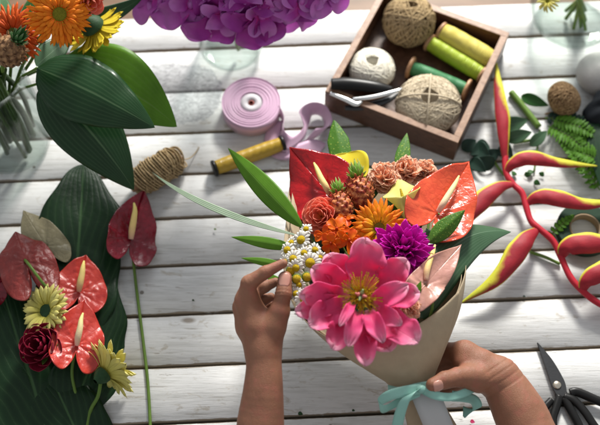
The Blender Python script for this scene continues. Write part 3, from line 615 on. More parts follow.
def spool(name, label, a, b, rpx, tmat, emat, er=1.25, et=.006, waist=.0, group=None, core=None, fuzz=None):
    A, B = P(*a), P(*b); root = thing(name, label, 'spool', A, group); ax = nrm(B-A); L = np.linalg.norm(B-A); r = px2m(rpx, A)
    nn = 120; mb = MB(); rd = random.Random(3)
    lathe(mb, A, ax, [(r*.6, et*.9)]+[(r*(1-waist*math.sin(math.pi*k/nn)*.0+.018*math.sin(k*1.9)+.02*noise.noise((k*.15, r*50, 0)))*(1-.10*(abs(2*k/nn-1)**6)), et+(L-2*et)*k/nn) for k in range(nn+1)]+[(r*.6, L-et*.9)], 36); mb.build('thread', M[tmat], root)
    for s in (0, 1):
        o = A if s == 0 else B; d = ax if s == 0 else -ax; mb = MB()
        lathe(mb, o, d, [(.001, .0005), (r*.35, .0), (r*er*.92, .0), (r*er, .0012), (r*er, et*.7), (r*er*.85, et), (r*.5, et)], 32); mb.build('end_cap', M[emat], root)
    return root
spool('thread_spool', 'gold thread spool with black ends lying below the pink ribbon', (213, 169, .013), (284, 143, .013), 7.6, 'th_gold', 'blackpl', 1.12)
# jute wound on a wooden spindle
A, B = P(134, 186, .026), P(181, 155, .026); ax = nrm(B-A); L = np.linalg.norm(B-A); root = thing('twine_spool', 'beige jute twine wound on a wooden spindle by the large leaf', 'twine', A)
mb = MB(); lathe(mb, A-ax*.006, ax, [(.001, 0), (.0075, .0), (.0085, .002), (.0085, L+.004), (.001, L+.005)], 24); mb.build('spindle', M['spoolwood'], root)
x, y, z = frame(ax, Z)
mb = MB(); rd = random.Random(5)
for layer in range(5):
    pts = []; turns = 17; n = turns*14; sk = rd.uniform(-.25, .25)
    for k in range(n):
        t = k/n; u_ = t if layer % 2 == 0 else 1-t; a = 2*math.pi*turns*t*(1 if layer % 2 else -1)+layer
        rad = (.0150+.0022*layer)*(1-.18*abs(2*u_-1)**3)+.0016*math.sin(a*3.1+layer)+.0012*math.sin(a*.37+layer*2)
        s_ = .08+.84*u_+(.10+.03*layer)*math.sin(a)*(1 if layer % 2 else -1)*.55
        pts.append(A+ax*L*s_+rad*(math.cos(a)*x+math.sin(a)*z))
    tube(mb, pts, .0014, 5, n*2)
tube(mb, PZ([(181, 160, .03), (190, 158, .012), (196, 152, .003), (199, 147, .002)]), .0009, 5)
mb.build('jute', M['jute'], root)
def twine_ball(name, label, c, r, squash, mat, loops, tr, tilt=1.05, seed=1, axis=Z, group=None, cat='twine', cross=None):
    rd = random.Random(seed); c = np.asarray(c); x, y, z = frame(axis, [.1, .9, .3]); ax = nrm(axis)
    root = thing(name, label, cat, c-ax*r*squash, group); mb = MB(); pts = []
    mb0 = MB(); ball(mb0, c, r*.93, 1, 1, squash*.96, 28, 18, axes=(x, z, ax), mod=lambda a, t: 1-.7*math.exp(-(min(t, math.pi-t)/.36)**2)); mb0.build('core', M[mat], root)
    n = 44
    for l in range(loops):
        ph = l*2*math.pi*.1937+rd.uniform(-.05, .05); tl = tilt*rd.uniform(.74, 1.22); rr1 = r*(1+.035*rd.random())
        e1 = np.array([math.cos(ph), math.sin(ph), 0]); e2 = np.array([-math.sin(ph)*math.cos(tl), math.cos(ph)*math.cos(tl), math.sin(tl)])
        for k in range(n):
            a = 2*math.pi*k/n; v = e1*math.cos(a)+e2*math.sin(a); v = v+.02*np.array([math.sin(3*a+l), math.cos(2*a+l), 0])
            sh = rr1*(1-.10*abs(v[2])**3)
            pts.append(c+sh*(v[0]*x+v[1]*z+v[2]*squash*ax))
    P_ = np.array(pts); sd = 5; T = np.gradient(P_, axis=0); out = P_-c; V = []; UV = []
    for i in range(len(P_)):
        t = nrm(T[i]); o_ = nrm(out[i]); s_ = nrm(np.cross(t, o_))
        for k in range(sd): a = 2*math.pi*k/sd; V.append(P_[i]+tr*(math.cos(a)*o_+math.sin(a)*s_)); UV.append((k/sd, i*.1))
    mb.add(V, gridfaces(sd, len(P_), True), UV); mb.build('strands', M[mat], root)
    if cross:
        mb = MB()
        for q in range(2):
            e = [x, z][q]; pts = [c+r*1.05*(e*math.cos(a)+ax*squash*math.sin(a)*1.02) for a in np.linspace(-.5, math.pi+.5, 30)]
            tube(mb, pts, tr*1.5, 6, 60)
        mb.build('tie', M[mat], root)
    return root
c = P(564, 99, .024); twine_ball('twine_ball', 'small brown twine ball at the right beside the round vase', c, px2m(17, c), .92, 'jute_dk', 70, .0011, 1.3, 4, axis=(.6, .2, .5))
mb = MB(); tube(mb, PZ([(560, 108, .02), (553, 113, .004), (545, 114, .003), (556, 112, .004), (562, 118, .004), (566, 128, .003)]), .0011, 6); tag(mb.build('twine_end', M['jute_dk']), 'loose end of brown twine trailing over the green fern', 'twine')
# ================================================================ tray and what is in it
TZ = .055; A_, B_, C_ = P(325, 91, TZ), P(458, 143, TZ), P(516, 35, TZ)
e1 = nrm(B_-A_); Lx = np.linalg.norm(B_-A_); e2 = nrm(np.cross(Z, e1)); Ly = np.dot(C_-B_, e2); tz0 = .0012
A0 = np.array([A_[0], A_[1], tz0]); hgt = TZ-tz0; wt = .011
tray = thing('wooden_tray', 'open dark wooden box holding twine balls and thread spools', 'box', A0+e1*Lx/2+e2*Ly/2)
mb = MB(); box(mb, A0+e1*wt+e2*wt, e1*(Lx-2*wt), e2*(Ly-2*wt), Z*.007); mb.build('bottom', M['tray'], tray, smooth=False)
for o, a, b in ((A0, e1*Lx, e2*wt), (A0+e2*(Ly-wt), e1*Lx, e2*wt), (A0+e2*wt, e1*wt, e2*(Ly-2*wt)), (A0+e1*(Lx-wt)+e2*wt, e1*wt, e2*(Ly-2*wt))):
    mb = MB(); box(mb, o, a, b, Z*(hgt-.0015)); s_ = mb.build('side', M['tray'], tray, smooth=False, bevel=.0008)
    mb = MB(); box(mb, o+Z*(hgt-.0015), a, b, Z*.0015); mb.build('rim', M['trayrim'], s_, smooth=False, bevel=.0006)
bz = tz0+.007
def ZB(r): return bz+r
r = px2m(25, P(409, 20, .05)); c = P(409, 21, ZB(r)); twine_ball('twine_ball', 'tall tan twine ball with an open top in the far corner of the tray', c, r, 1.05, 'jute', 62, .0013, 1.15, 2, axis=(.05, .05, 1))
r = px2m(22, P(371, 68, .04)); c = P(372, 69, ZB(r*.72)); twine_ball('yarn_ball', 'cream white yarn ball with a hole in the middle', c, r, .72, 'cream', 110, .0011, 1.05, 3, cat='yarn')
r = px2m(31, P(428, 104, .04)); c = P(428, 105, ZB(r*.66)); twine_ball('twine_ball', 'flat beige linen twine ball tied crosswise in front in the tray', c, r, .66, 'linen', 150, .0010, 1.05, 6, cross=True, axis=(-.06, -.1, 1))
TG = 'thread spools in the wooden tray'
spool('thread_spool', 'pale yellow thread spool lying topmost against the far tray side', (440, 31, .034), (494, 62, .034), 10.5, 'th_yel', 'spoolwood', 1.0, group=TG)
spool('thread_spool', 'lime green thread spool between the yellow and dark green spools', (428, 42, .028), (484, 76, .028), 8, 'th_lime', 'spoolwood', 1.15, group=TG)
spool('thread_spool', 'dark green thread spool with wide wooden ends above the linen ball', (409, 67, .028), (468, 91, .028), 7.5, 'th_grn', 'spoolwood', 1.55, group=TG)
# pruner
root = thing('pruning_shears', 'black handled pruning shears with steel blades resting on the tray side', 'shears', P(330, 90, .056))
def bar(mb, pts, wpx, th, up=Z, flat=.45):
    pts = PZ(pts); tube(mb, pts, [px2m(w_, pts[0]) for w_ in wpx], 10, len(pts)*8, up=up, flat=flat)
mb = MB(); bar(mb, [(331, 84, .064), (350, 84, .064), (375, 87, .062), (392, 90, .058)], [6, 7, 6.5, 4], .01, flat=.75); mb.build('handle', M['blackpl'], root)
mb = MB(); bar(mb, [(352, 99, .058), (372, 97, .06), (396, 91, .06), (402, 88, .058)], [2, 3, 2.4, 1.2], .01, flat=.5); mb.build('blade', M['steel'], root)
mb = MB(); bar(mb, [(330, 93, .06), (345, 99, .058), (356, 104, .057), (362, 101, .057)], [2.2, 3, 3, 1.5], .01, flat=.5); mb.build('blade', M['steel'], root)
mb = MB(); bar(mb, [(345, 108, .045), (362, 107, .045), (385, 101, .045), (400, 92, .045)], [3, 4, 4, 2], .01, flat=.5); mb.build('handle', M['black'], root)
# ================================================================ things at the right edge
c = P(600, 74, .018); mb = MB(); ball(mb, c, px2m(23, c), 1, 1.1, .7, 32, 20, mod=lambda a, t: 1+.03*math.sin(2*a+t)); tag(mb.build('stone', M['stone']), 'smooth pale grey stone at the right edge below the vase', 'stone')
mb = MB(); c = P(612, 112, .018)
ball(mb, c, px2m(28, c), 1, .75, .75, 36, 24, mod=lambda a, t: 1+.10*math.sin(3*a+t*2)+.05*math.sin(7*a)); tag(mb.build('cloth_bundle', M['cloth']), 'black cloth bundle at the right edge above the fern', 'cloth')
c = P(583, 232, .0); rt = px2m(28, c); root = thing('tape_roll', 'dark green floral tape roll under the heliconia at the right', 'tape', c)
mb = MB(); lathe(mb, c, Z, [(rt*.55, .001), (rt, .001), (rt*1.0, .014)]+[(rt*(1-.42*k/16), .0145-.0004*(k % 2)) for k in range(17)]+[(rt*.56, .002)], 56); mb.build('tape', M['tapeg'], root)
mb = MB(); lathe(mb, c, Z, [(rt*.56, .001), (rt*.56, .0148), (rt*.50, .0148), (rt*.49, .001)], 48); mb.build('core', M['tapec'], root)
# heliconia
def bract(parent, pts, rad, flipup):
    W = PZ(pts); mb = MB(); up = flipup
    def m(a, t):
        d = abs(((a+math.pi) % (2*math.pi))-math.pi)      # a = 0 side
        d2 = abs(a-math.pi)
        return 1-.42*math.exp(-(d2/.16)**2)*min(1, 5*t)+.16*math.exp(-((d2-.36)/.16)**2)*(1-.5*t)+.035*math.sin(26*t+a*2)*min(1, 4*t)+.16*math.exp(-(d/.3)**2)
    tube(mb, W, [px2m(r_*.70, W[0]) for r_ in rad], 32, 60, up=up, flat=.62, mod=m); return mb.build('bract', M['helic'], parent)
hel = thing('heliconia', 'hanging heliconia with red and yellow claw bracts on a zigzag red stalk', 'heliconia', P(540, 230, .01), None)
zb = .022
mb = MB(); rw = PZ([(505, 150, .022), (506, 172, .02), (513, 184, .02), (522, 193, .022), (526, 206, .022), (531, 221, .022), (541, 230, .024), (553, 241, .024), (561, 257, .022), (571, 278, .022), (586, 294, .022), (604, 306, .02), (625, 312, .02)])
tube(mb, rw, px2m(3.1, rw[0]), 14, 90, mod=lambda a, t: 1+.12*math.sin(t*60)*.3); mb.build('rachis', M['rachis'], hel)
BR = [([(505, 160, zb), (504, 140, .030), (503, 118, .034), (499, 90, .036), (496, 60, .038)], [3, 6, 8.5, 6, .6], -1),
      ([(506, 172, zb), (514, 163, .03), (530, 158, .034), (560, 163, .032), (597, 166, .026)], [3, 7, 9.5, 6, .8], 1),
      ([(514, 184, zb), (500, 187, .03), (483, 199, .032), (460, 224, .03), (430, 258, .02)], [3, 7, 11, 7.5, .8], -1),
      ([(526, 204, zb), (538, 197, .03), (556, 198, .034), (585, 204, .032), (622, 201, .026)], [3, 8, 10.5, 7, 1], 1),
      ([(538, 229, zb), (527, 238, .032), (516, 252, .034), (496, 279, .028), (461, 303, .014)], [3, 9, 12, 8, .9], -1),
      ([(561, 257, zb), (567, 247, .034), (585, 243, .038), (612, 243, .036), (650, 238, .03)], [4, 10, 13, 9, 1], 1),
      ([(582, 291, zb), (587, 280, .034), (602, 271, .038), (622, 262, .036), (655, 255, .03)], [4, 9, 12, 8, 1], 1)]
for pts, rad, sg in BR:
    bract(hel, pts, [q*1.12 for q in rad], Z*sg)
# fern, eucalyptus and scraps
def fern(label, a, b, wpx, n=15, mat='fern', zup=.012, seed=1, group='green fern fronds at the right'):
    A, B = P(*a), P(*b); root = thing('fern_frond', label, 'fern', A, group); mb = MB(); rd = random.Random(seed); x, y, z = frame(B-A, Z); L = np.linalg.norm(B-A); W = px2m(wpx, A)
    tube(mb, [A, (A+B)/2+Z*zup, B], [.0012, .001, .0005], 6)
    mb.build('rib', M['stem'], root); mb = MB()
    for i in range(n):
        t = .06+.92*i/n; p = A+(B-A)*t+Z*zup*4*t*(1-t); l = W*math.sin(math.pi*min(1, (t*.85+.15)))**.7*(1.05-t*.6)
        for s in (-1, 1):
            d = nrm(s*x+.45*y+Z*rd.uniform(-.1, .25)); leaf(mb, p, p+d*l, Z+.3*rd.uniform(-1, 1)*y, L/n*.55, 'lance', 5, 9, bend=.08, rip=.35, ripf=3, ph=rd.random()*6)
    mb.build('leaflets', M[mat], root, thick=.0005); return root
fern('bright green fern frond with its tip towards the lower right of the twine ball', (548, 126, .006), (590, 158, .012), 17, 14, seed=2)
fern('fern frond fanning under the first heliconia bracts at the right', (600, 190, .004), (556, 140, .012), 14, 12, seed=3)
fern('fern frond reaching the right edge beside the black cloth', (575, 128, .006), (618, 170, .012), 16, 12, seed=4)
fern('fern frond under the lowest bract beside the tape roll', (548, 238, .004), (575, 215, .010), 8, 8, seed=5, mat='fern')
fern('broad bright fern frond lowest of those beside the right edge', (612, 172, .008), (566, 150, .016), 17, 15, seed=8)
fern('bright fern frond lying along the plank just under the small twine ball', (552, 120, .010), (604, 143, .016), 14, 14, seed=9)
fern('dark fern frond between the twine ball and the cloth', (545, 118, .003), (600, 130, .006), 12, 12, seed=6, mat='euca')
single_leaf('leaf', 'long dark green leaf at the right edge crossing the fern', (590, 110, .02), (606, 200, .02), 9, 'leaf_dark', 'lance', (0, 0), bend=.04)
for i, (a, b, h_, m_) in enumerate((((488, 144, .004), (470, 155, .012), 8, 'euca'), ((484, 160, .004), (500, 150, .014), 7, 'euca'), ((470, 160, .003), (486, 172, .010), 7, 'euca'), ((499, 128, .003), (528, 120, .010), 8, 'leaf_grey'), ((505, 140, .004), (532, 132, .012), 7, 'leaf_grey'), ((521, 96, .004), (549, 106, .008), 6, 'leaf_mid'), ((530, 146, .004), (547, 131, .010), 6, 'leaf_grey'), ((474, 146, .006), (490, 158, .016), 9, 'euca'), ((494, 166, .004), (478, 158, .012), 8, 'euca'), ((500, 146, .005), (513, 158, .012), 8, 'euca'), ((462, 150, .004), (476, 140, .010), 7, 'euca'))):
    single_leaf('leaf', ['dark eucalyptus leaf below the tray, leftmost of the scraps', 'dark eucalyptus leaf curling up beside the upright bract', 'dark eucalyptus leaf lying lowest among the scraps', 'silvery leaf just right of the upright bract', 'silvery leaf under the green stick', 'mid green leaf at the end of the green stick by the twine ball', 'silvery leaf below the cut green stick', 'dark eucalyptus leaf lying on top in the middle of the dark leaves', 'dark eucalyptus leaf under the middle of the dark leaves', 'dark eucalyptus leaf behind the stalk of the upright bract', 'dark eucalyptus leaf nearest the lower corner of the tray'][i], a, b, h_, m_, 'ovate', (0, 0), 'cut leaves scattered around the upright bract', bend=.12, fold=.1, cup=.1)
for i, (pts, r_) in enumerate((([(511, 92, .006), (524, 108, .006), (539, 127, .006)], 3.2), ([(514, 143, .004), (526, 141, .004), (533, 140, .004)], 1.6), ([(530, 252, .004), (545, 257, .005), (560, 264, .004)], 1.6), ([(492, 158, .004), (500, 170, .004), (507, 178, .004)], 1.3), ([(540, 130, .003), (537, 150, .003), (534, 172, .003)], 1.0), ([(478, 150, .003), (470, 165, .003), (462, 172, .003)], 1.0))):
    W = PZ(pts); mb = MB(); tube(mb, W, px2m(r_, W[0]), 8); tag(mb.build('cut_stem', M['stem']), ['thick green cut stem right of the upright bract', 'short cut stem lying by the silvery leaf', 'thin green stem under the middle heliconia stalk', 'thin cut stem crossing below the upright bract', 'thin cut stem running down beside the second bract', 'thin cut stem leftmost among the dark leaves'][i], 'stem', 'cut stems scattered at the right')
for i, (x_, y_) in enumerate(((515, 172), (524, 175), (531, 170), (540, 176), (519, 165), (534, 181))):
    single_leaf('leaf', 'small green leaf scrap between the first two heliconia bracts', (x_, y_, .003), (x_+random.uniform(-8, 8), y_+random.uniform(-6, 6), .006), 3, 'leaf_mid', 'ovate', (0, 0), 'leaf scraps between the bracts', bend=.1, nv=8, nu=5)
# scissors
root = thing('scissors', 'black steel scissors with open loop handles at the lower right', 'scissors', P(556, 385, .004))
def blade(mb, pts, wl, z0, z1):
    V = []; out = []
    W = [P(p[0], p[1], z0)[:2] for p in pts]; C = catmull([(a, b, 0) for a, b in W], 24)[:, :2]; T = np.gradient(C, axis=0); wv = np.interp(np.linspace(0, 1, 24), np.linspace(0, 1, len(wl)), wl)
    Lf = [C[i]+np.array([-T[i][1], T[i][0]])/np.linalg.norm(T[i])*wv[i]/640 for i in range(24)]; Rg = [C[i]-np.array([-T[i][1], T[i][0]])/np.linalg.norm(T[i])*wv[i]/640 for i in range(24)]
    prism(mb, Lf+Rg[::-1], z0, z1)
mb = MB(); blade(mb, [(537, 343), (547, 362), (557, 385), (563, 397)], [.4, 3.5, 5.5, 5], .0045, .0075); mb.build('blade', M['black'], root, smooth=False, bevel=.0006)
mb = MB(); blade(mb, [(538, 344), (549, 362), (559, 384), (561, 400)], [.4, 3.5, 5.5, 5], .001, .004); mb.build('blade', M['black'], root, smooth=False, bevel=.0006)
c = P(557, 385, .0075); mb = MB(); lathe(mb, c, Z, [(px2m(4.2, c), 0), (px2m(4.2, c), .001), (px2m(3, c), .002), (.0003, .0022)], 24); mb.build('screw', M['brass'], root)
mb = MB(); tube(mb, PZ([(560, 396, .007), (556, 408, .008), (553, 420, .009), (556, 434, .009), (568, 446, .008), (580, 440, .008), (580, 428, .008), (572, 412, .008), (564, 398, .007)]), px2m(4.2, c), 10, 70, flat=.7); mb.build('handle', M['blackpl'], root)
mb = MB(); tube(mb, PZ([(564, 396, .007), (574, 400, .008), (585, 412, .009), (598, 430, .009), (612, 436, .009), (622, 424, .009), (612, 408, .009), (594, 399, .009), (577, 392, .008), (570, 393, .007)]), px2m(4.5, c), 10, 70, flat=.7); mb.build('handle', M['blackpl'], root)
mb = MB(); tube(mb, PZ([(552, 400, .006), (545, 408, .007), (541, 420, .007), (541, 436, .006)]), px2m(3.8, c), 10, 30, flat=.7); mb.build('lever', M['blackpl'], root)
# ================================================================ left side on the table
BL = 'dark broad leaves at the lower left'
single_leaf('leaf', 'largest dark wavy leaf, its tip beside the upper left of the crimson anthurium', (68, 400, .012), (84, 164, .030), 44, 'leaf_broad', 'obov', (0, 0), BL, bend=.03, rip=.09, ripf=2.6, cup=-.05, fold=.06, nv=70, nu=25, lob=.07, seed=1)
single_leaf('leaf', 'dark wavy lobe of leaf spreading right under the coral anthuriums', (60, 440, .006), (108, 262, .02), 34, 'leaf_broad', 'ovate', (0, 0), BL, bend=.03, lob=.06, seed=2, rip=.08, ripf=2.2, ph=2, cup=-.2, fold=.1, side=.05, nv=40, nu=17)
single_leaf('leaf', 'very dark leaf filling the bottom left corner', (60, 470, .008), (-5, 268, .03), 50, 'leaf_broad', 'ovate', (0, 0), BL, bend=.02, lob=.05, seed=3, rip=.08, ripf=2, cup=-.15, fold=.06, nv=60, nu=21)
single_leaf('leaf', 'very dark leaf under the dark rose at the lower left', (100, 480, .005), (28, 330, .02), 34, 'leaf_broad', 'ovate', (0, 0), BL, bend=.02, lob=.05, seed=3, rip=.1, ripf=2, ph=1, cup=-.15, fold=.06, nv=60, nu=21)
single_leaf('leaf', 'very dark leaf at the left edge below the dull red anthurium', (-30, 460, .004), (-12, 250, .02), 40, 'leaf_broad', 'ovate', (0, 0), BL, bend=.02, lob=.05, seed=3, rip=.1, ripf=2, ph=3, cup=-.15, fold=.06, nv=60, nu=21)
AG = 'anthuriums lying at the left'
anthurium('crimson anthurium with cream spadix alone beside the large dark leaf tip', (131, 238, .028), (141, 192, .022), 26, 'a_crim', [(131, 239, .031), (132, 230, .038), (134, 218, .043), (135, 210, .045), (134, 203, .045)], .55, .15, (.35, 0), 'spadix', [(136, 285, .006), (143, 340, .004), (148, 385, .004), (151, 440, .004)], AG, seed=1, blister=.0014)
anthurium('coral anthurium with yellow spadix, upper of the touching pair', (79, 291, .045), (86, 256, .04), 27, 'a_coral', [(79, 291, .048), (80, 284, .056), (82, 274, .060), (83, 267, .061), (84, 261, .06)], .62, .10, (0, 0), 'spadix', [(80, 330, .02), (78, 380, .01), (84, 440, .006)], AG, seed=2, blister=.0013)
anthurium('coral anthurium with cream spadix, lower of the touching pair', (77, 344, .055), (84, 300, .05), 26, 'a_coral', [(77, 345, .058), (78, 337, .066), (80, 328, .070), (81, 320, .071), (83, 313, .07)], .62, .12, (.05, -.05), 'spadix_pale', [(72, 372, .03), (77, 400, .012), (84, 440, .008)], AG, seed=3, blister=.0013)
anthurium('dull red anthurium lying face down at the left edge', (26, 262, .07), (14, 228, .065), 27, 'a_rust', None, .95, -.22, (0, 0), 'spadix', None, AG, seed=4, blister=.0022, spr=1.5)
stem_tube([(25, 260, .068), (30, 266, .080), (42, 282, .074), (56, 298, .055), (68, 315, .04)], .0022, [o for o in bpy.data.objects if o.get('label', '').startswith('dull red')][0])
anthurium('olive tan anthurium behind the dull red one', (46, 246, .05), (21, 207, .05), 20, 'a_tan', None, .5, -.15, (0, 0), 'spadix', [(54, 262, .04), (58, 280, .03)], AG, seed=5, blister=.0006)
anthurium('red anthurium mostly cut off by the left edge', (-8, 290, .06), (6, 278, .06), 16, 'a_crim', None, .8, .1, (0, 0), 'spadix', None, AG, seed=6)
c = P(47, 311, .058); gerbera('lemon gerbera tucked behind the pair of coral anthuriums', c, nrm(-RT*.40+UPI*.25-FW*.8), px2m(29, c), 'g_lemon', 'calyx', rows=((26, 1., .1), (22, .88, .3)), w=.155, disk=.28, seed=11, group='lemon gerberas at the lower left', stem=[(45, 308, .04), (55, 330, .015), (60, 380, .01)])
c = P(104, 374, .05); gerbera('lemon gerbera seen from its side below the coral anthuriums', c, nrm(RT*.58+UPI*.50+FW*.60), px2m(32, c), 'g_lemon', 'disk_g', rows=((26, 1., .38), (22, .92, .52)), w=.17, disk=.22, seed=12, group='lemon gerberas at the lower left', stem=[(101, 380, .045), (98, 396, .03), (90, 412, .014), (85, 440, .012)])
c = P(36, 344, .072); rosette('rose', 'dark crimson rose with green sepals left of the coral anthuriums', 'rose', c, N(c, -.5, .2), px2m(23, c), 'rose_dark', 26, None, 13, open_=.6, sepals=True, stem=[(40, 350, .02), (46, 385, .008), (54, 440, .006)])
#PART3
# ================================================================ the bouquet
def zf(x, y): return .125+(y-150)*.00062                   # height of the flower face at a pixel row
NK = P(414, 384, .135)
rim = [(459, 291, .212), (440, 309, .215), (418, 324, .215), (385, 340, .215), (352, 346, .215), (322, 334, .212), (302, 317, .205), (290, 297, .195), (283, 262, .185), (286, 222, .165), (289, 190, .145), (296, 174, .132), (320, 168, .125), (365, 168, .125), (408, 178, .13), (446, 195, .135), (462, 230, .155), (466, 262, .175), (462, 284, .20), (452, 300, .203), (436, 315, .205)]
RW = np.array(PZ(rim)); CC = RW[:18].mean(0); AX = nrm(CC-NK)
ex, _, ez = frame(AX, Z)
wrap = thing('bouquet_wrap', 'kraft paper cone wrapped round the bouquet held in the right hand', 'paper wrap', NK)
RS = catmull(RW, 150); V = []; UV = []; ns = 26
phs = np.unwrap([math.atan2(np.dot(p-CC, ez), np.dot(p-CC, ex)) for p in RS])
for j in range(ns):
    s = j/(ns-1)
    for i, p in enumerate(RS):
        over = max(0, (i-128)/22)
        nr = (.026-.001*over); nk = NK+nr*(math.cos(phs[i])*ex+math.sin(phs[i])*ez)
        q = nk*(1-s)+p*s; rad = (q-(NK+AX*np.dot(q-NK, AX))); bul = .13*math.sin(math.pi*s**.8)
        tri = lambda q_: abs((q_ % 1)-.5)*2
        wr = .0050*(tri(phs[i]*.55+.35*s)-.5)+.0024*(tri(phs[i]*1.9-.8*s+.2)-.5)*(1-s)+.0010*noise.noise((math.cos(phs[i])*3, math.sin(phs[i])*3, s*2.5))
        wr *= 1-s**5; q = q+rad*bul+nrm(rad)*(wr+(-.0025*over if over else 0)); V.append(q); UV.append((i/149, s))
mb = MB(); mb.add(V, gridfaces(len(RS), ns), UV); mb.build('paper', M['kraft'], wrap, thick=.0006)
# inner sheet
V = [q+(NK+AX*np.dot(q-NK, AX)-q)*.06+AX*(-.004) for q in V]; mb = MB(); mb.add(V, gridfaces(len(RS), ns), UV); mb.build('inner_sheet', M['kraft'], wrap, thick=.0005)
TL = P(436, 440, .085); d = TL-NK; V = []; UV = []
dx, _, dz_ = frame(d, Z)
for j in range(12):
    s = j/11
    for i in range(49):
        a = 2*math.pi*i/48; r = .021+.012*s; V.append(NK+d*(s*1.3)+r*(math.cos(a)*dx*(1+.15*s)+.62*math.sin(a)*dz_)+.001*math.sin(a*7)*s*Z); UV.append((i/48, s))
mb = MB(); mb.add(V, gridfaces(49, 12), UV); mb.build('paper_tail', M['kraft'], wrap, thick=.0006)
mb = MB(); ribbon(mb, PZ([(424, 390, .168), (432, 410, .158), (441, 432, .138), (450, 455, .12)]), .036, [(1, .3, .1), (1, .3, 0), (1, .3, 0), (1, .3, 0)], 20)
mb.build('card_strip', M['card'], wrap, thick=.0008)
rib = thing('ribbon_bow', 'mint green satin ribbon bow tied round the neck of the paper wrap', 'ribbon', NK)
def rb(pts, w_, dirs, name, n=60): mb = MB(); ribbon(mb, PZ(pts), w_*.84, dirs, n); mb.build(name, M['mint'], rib, thick=.0004)
rb([(388, 389, .155), (400, 391, .166), (416, 387, .172), (432, 384, .170), (446, 378, .150)], .013, [(0, 1, .2), (0, 1, .1), (.2, 1, .1), (.2, 1, 0), (.2, .8, -.3)], 'band')
rb([(421, 389, .176), (405, 391, .184), (388, 396, .186), (379, 403, .178), (384, 409, .170), (398, 402, .170), (420, 391, .174)], .0155, [(0, 1, .3), (-.1, 1, .2), (-.3, .9, .5), (-.3, .6, .9), (.2, .6, .9), (.3, .9, .3), (0, 1, .3)], 'loop', 80)
rb([(419, 390, .176), (408, 396, .186), (401, 410, .178), (396, 432, .160), (394, 445, .15)], .0165, [(.7, .6, .3), (.9, .2, .3), (1, 0, .2), (1, 0, 0), (1, -.1, .1)], 'ribbon_end')
rb([(421, 389, .176), (434, 395, .182), (450, 397, .176), (464, 393, .166), (474, 388, .150)], .0125, [(.1, 1, .3), (.1, 1, .2), (0, 1, .2), (-.1, 1, .1), (-.2, 1, 0)], 'loop')
rb([(452, 396, .168), (464, 397, .15), (474, 400, .135), (477, 408, .125), (468, 413, .118), (463, 411, .115)], .016, [(.1, 1, .2), (.2, 1, 0), (.6, .8, .1), (.9, .2, .5), (.5, .8, .2), (.1, 1, 0)], 'ribbon_end')
mb = MB(); ball(mb, P(421, 389, .177), .0062, 1.1, .9, .7, 16, 10); mb.build('knot', M['mint'], rib)
# dark filler foliage inside the wrap
mb = MB(); rd = random.Random(12)
for i in range(260):
    x_, y_ = rd.uniform(292, 462), rd.uniform(165, 345)
    if ((x_-374)/76)**2+((y_-238)/72)**2 > 1: continue
    p = P(x_, y_, zf(x_, y_)-.022-rd.random()*.02); b_ = p-AX*.025
    leaf(mb, b_, p+np.array([rd.uniform(-.01, .01), rd.uniform(-.01, .01), 0]), N(p, rd.uniform(-.8, .8), rd.uniform(-.8, .8)), rd.uniform(.006, .014), 'ovate', 5, 10, bend=rd.uniform(-.1, .1), fold=.2)
tag(mb.build('filler_foliage', M['leaf_dark'], thick=.0005), 'dark green filler foliage deep between the bouquet flowers', 'foliage', kind='stuff')
def fp(x_, y_, dz=0.): return P(x_, y_, zf(x_, y_)+dz)
def toneck(x_, y_, dz=0.):     # stem path from a flower into the neck
    p = fp(x_, y_, dz); mb_ = [p, p-AX*.03, NK+(p-NK)*.25, NK]; return mb_
def add_stem(root, x_, y_, dz, r=.002, mat='stem'):
    mb = MB(); tube(mb, toneck(x_, y_, dz), r, 6); mb.build('stem', M[mat], root)
BG = 'flowers in the bouquet'
def zz_(x_, y_, dz=0): return (x_, y_, zf(x_, y_)+dz)
r0 = anthurium('deep red anthurium at the upper left corner of the bouquet', zz_(329, 194, .012), zz_(293, 152, .022), 37, 'a_red', [zz_(329, 194, .016), zz_(326, 187, .028), zz_(321, 178, .034), zz_(317, 169, .036), zz_(314, 163, .034)], .35, .05, (-.1, .2), 'spadix', None, BG, seed=7, blister=.0008, curl=.08); add_stem(r0, 329, 194, .01)
r0 = anthurium('salmon red anthurium with pale spadix at the upper right of the bouquet', zz_(438, 213, .020), zz_(466, 167, .026), 34, 'a_orange', [zz_(438, 212, .024), zz_(443, 204, .036), zz_(449, 194, .042), zz_(455, 184, .044), zz_(459, 176, .042)], .48, .12, (.05, .1), 'spadix_pale', None, BG, seed=8, blister=.0009, curl=.05, fold=.15); add_stem(r0, 438, 213, .018)
r0 = anthurium('small blush pink anthurium with yellow green spadix right of the peony', zz_(426, 284, .014), zz_(461, 245, .016), 17, 'a_pink', [zz_(426, 280, .018), zz_(427, 270, .026), zz_(430, 260, .029), zz_(433, 252, .029), zz_(435, 245, .027)], .5, .12, (.1, .1), 'spadix', None, BG, seed=9, blister=.0004, fold=.05); add_stem(r0, 424, 284, .01)
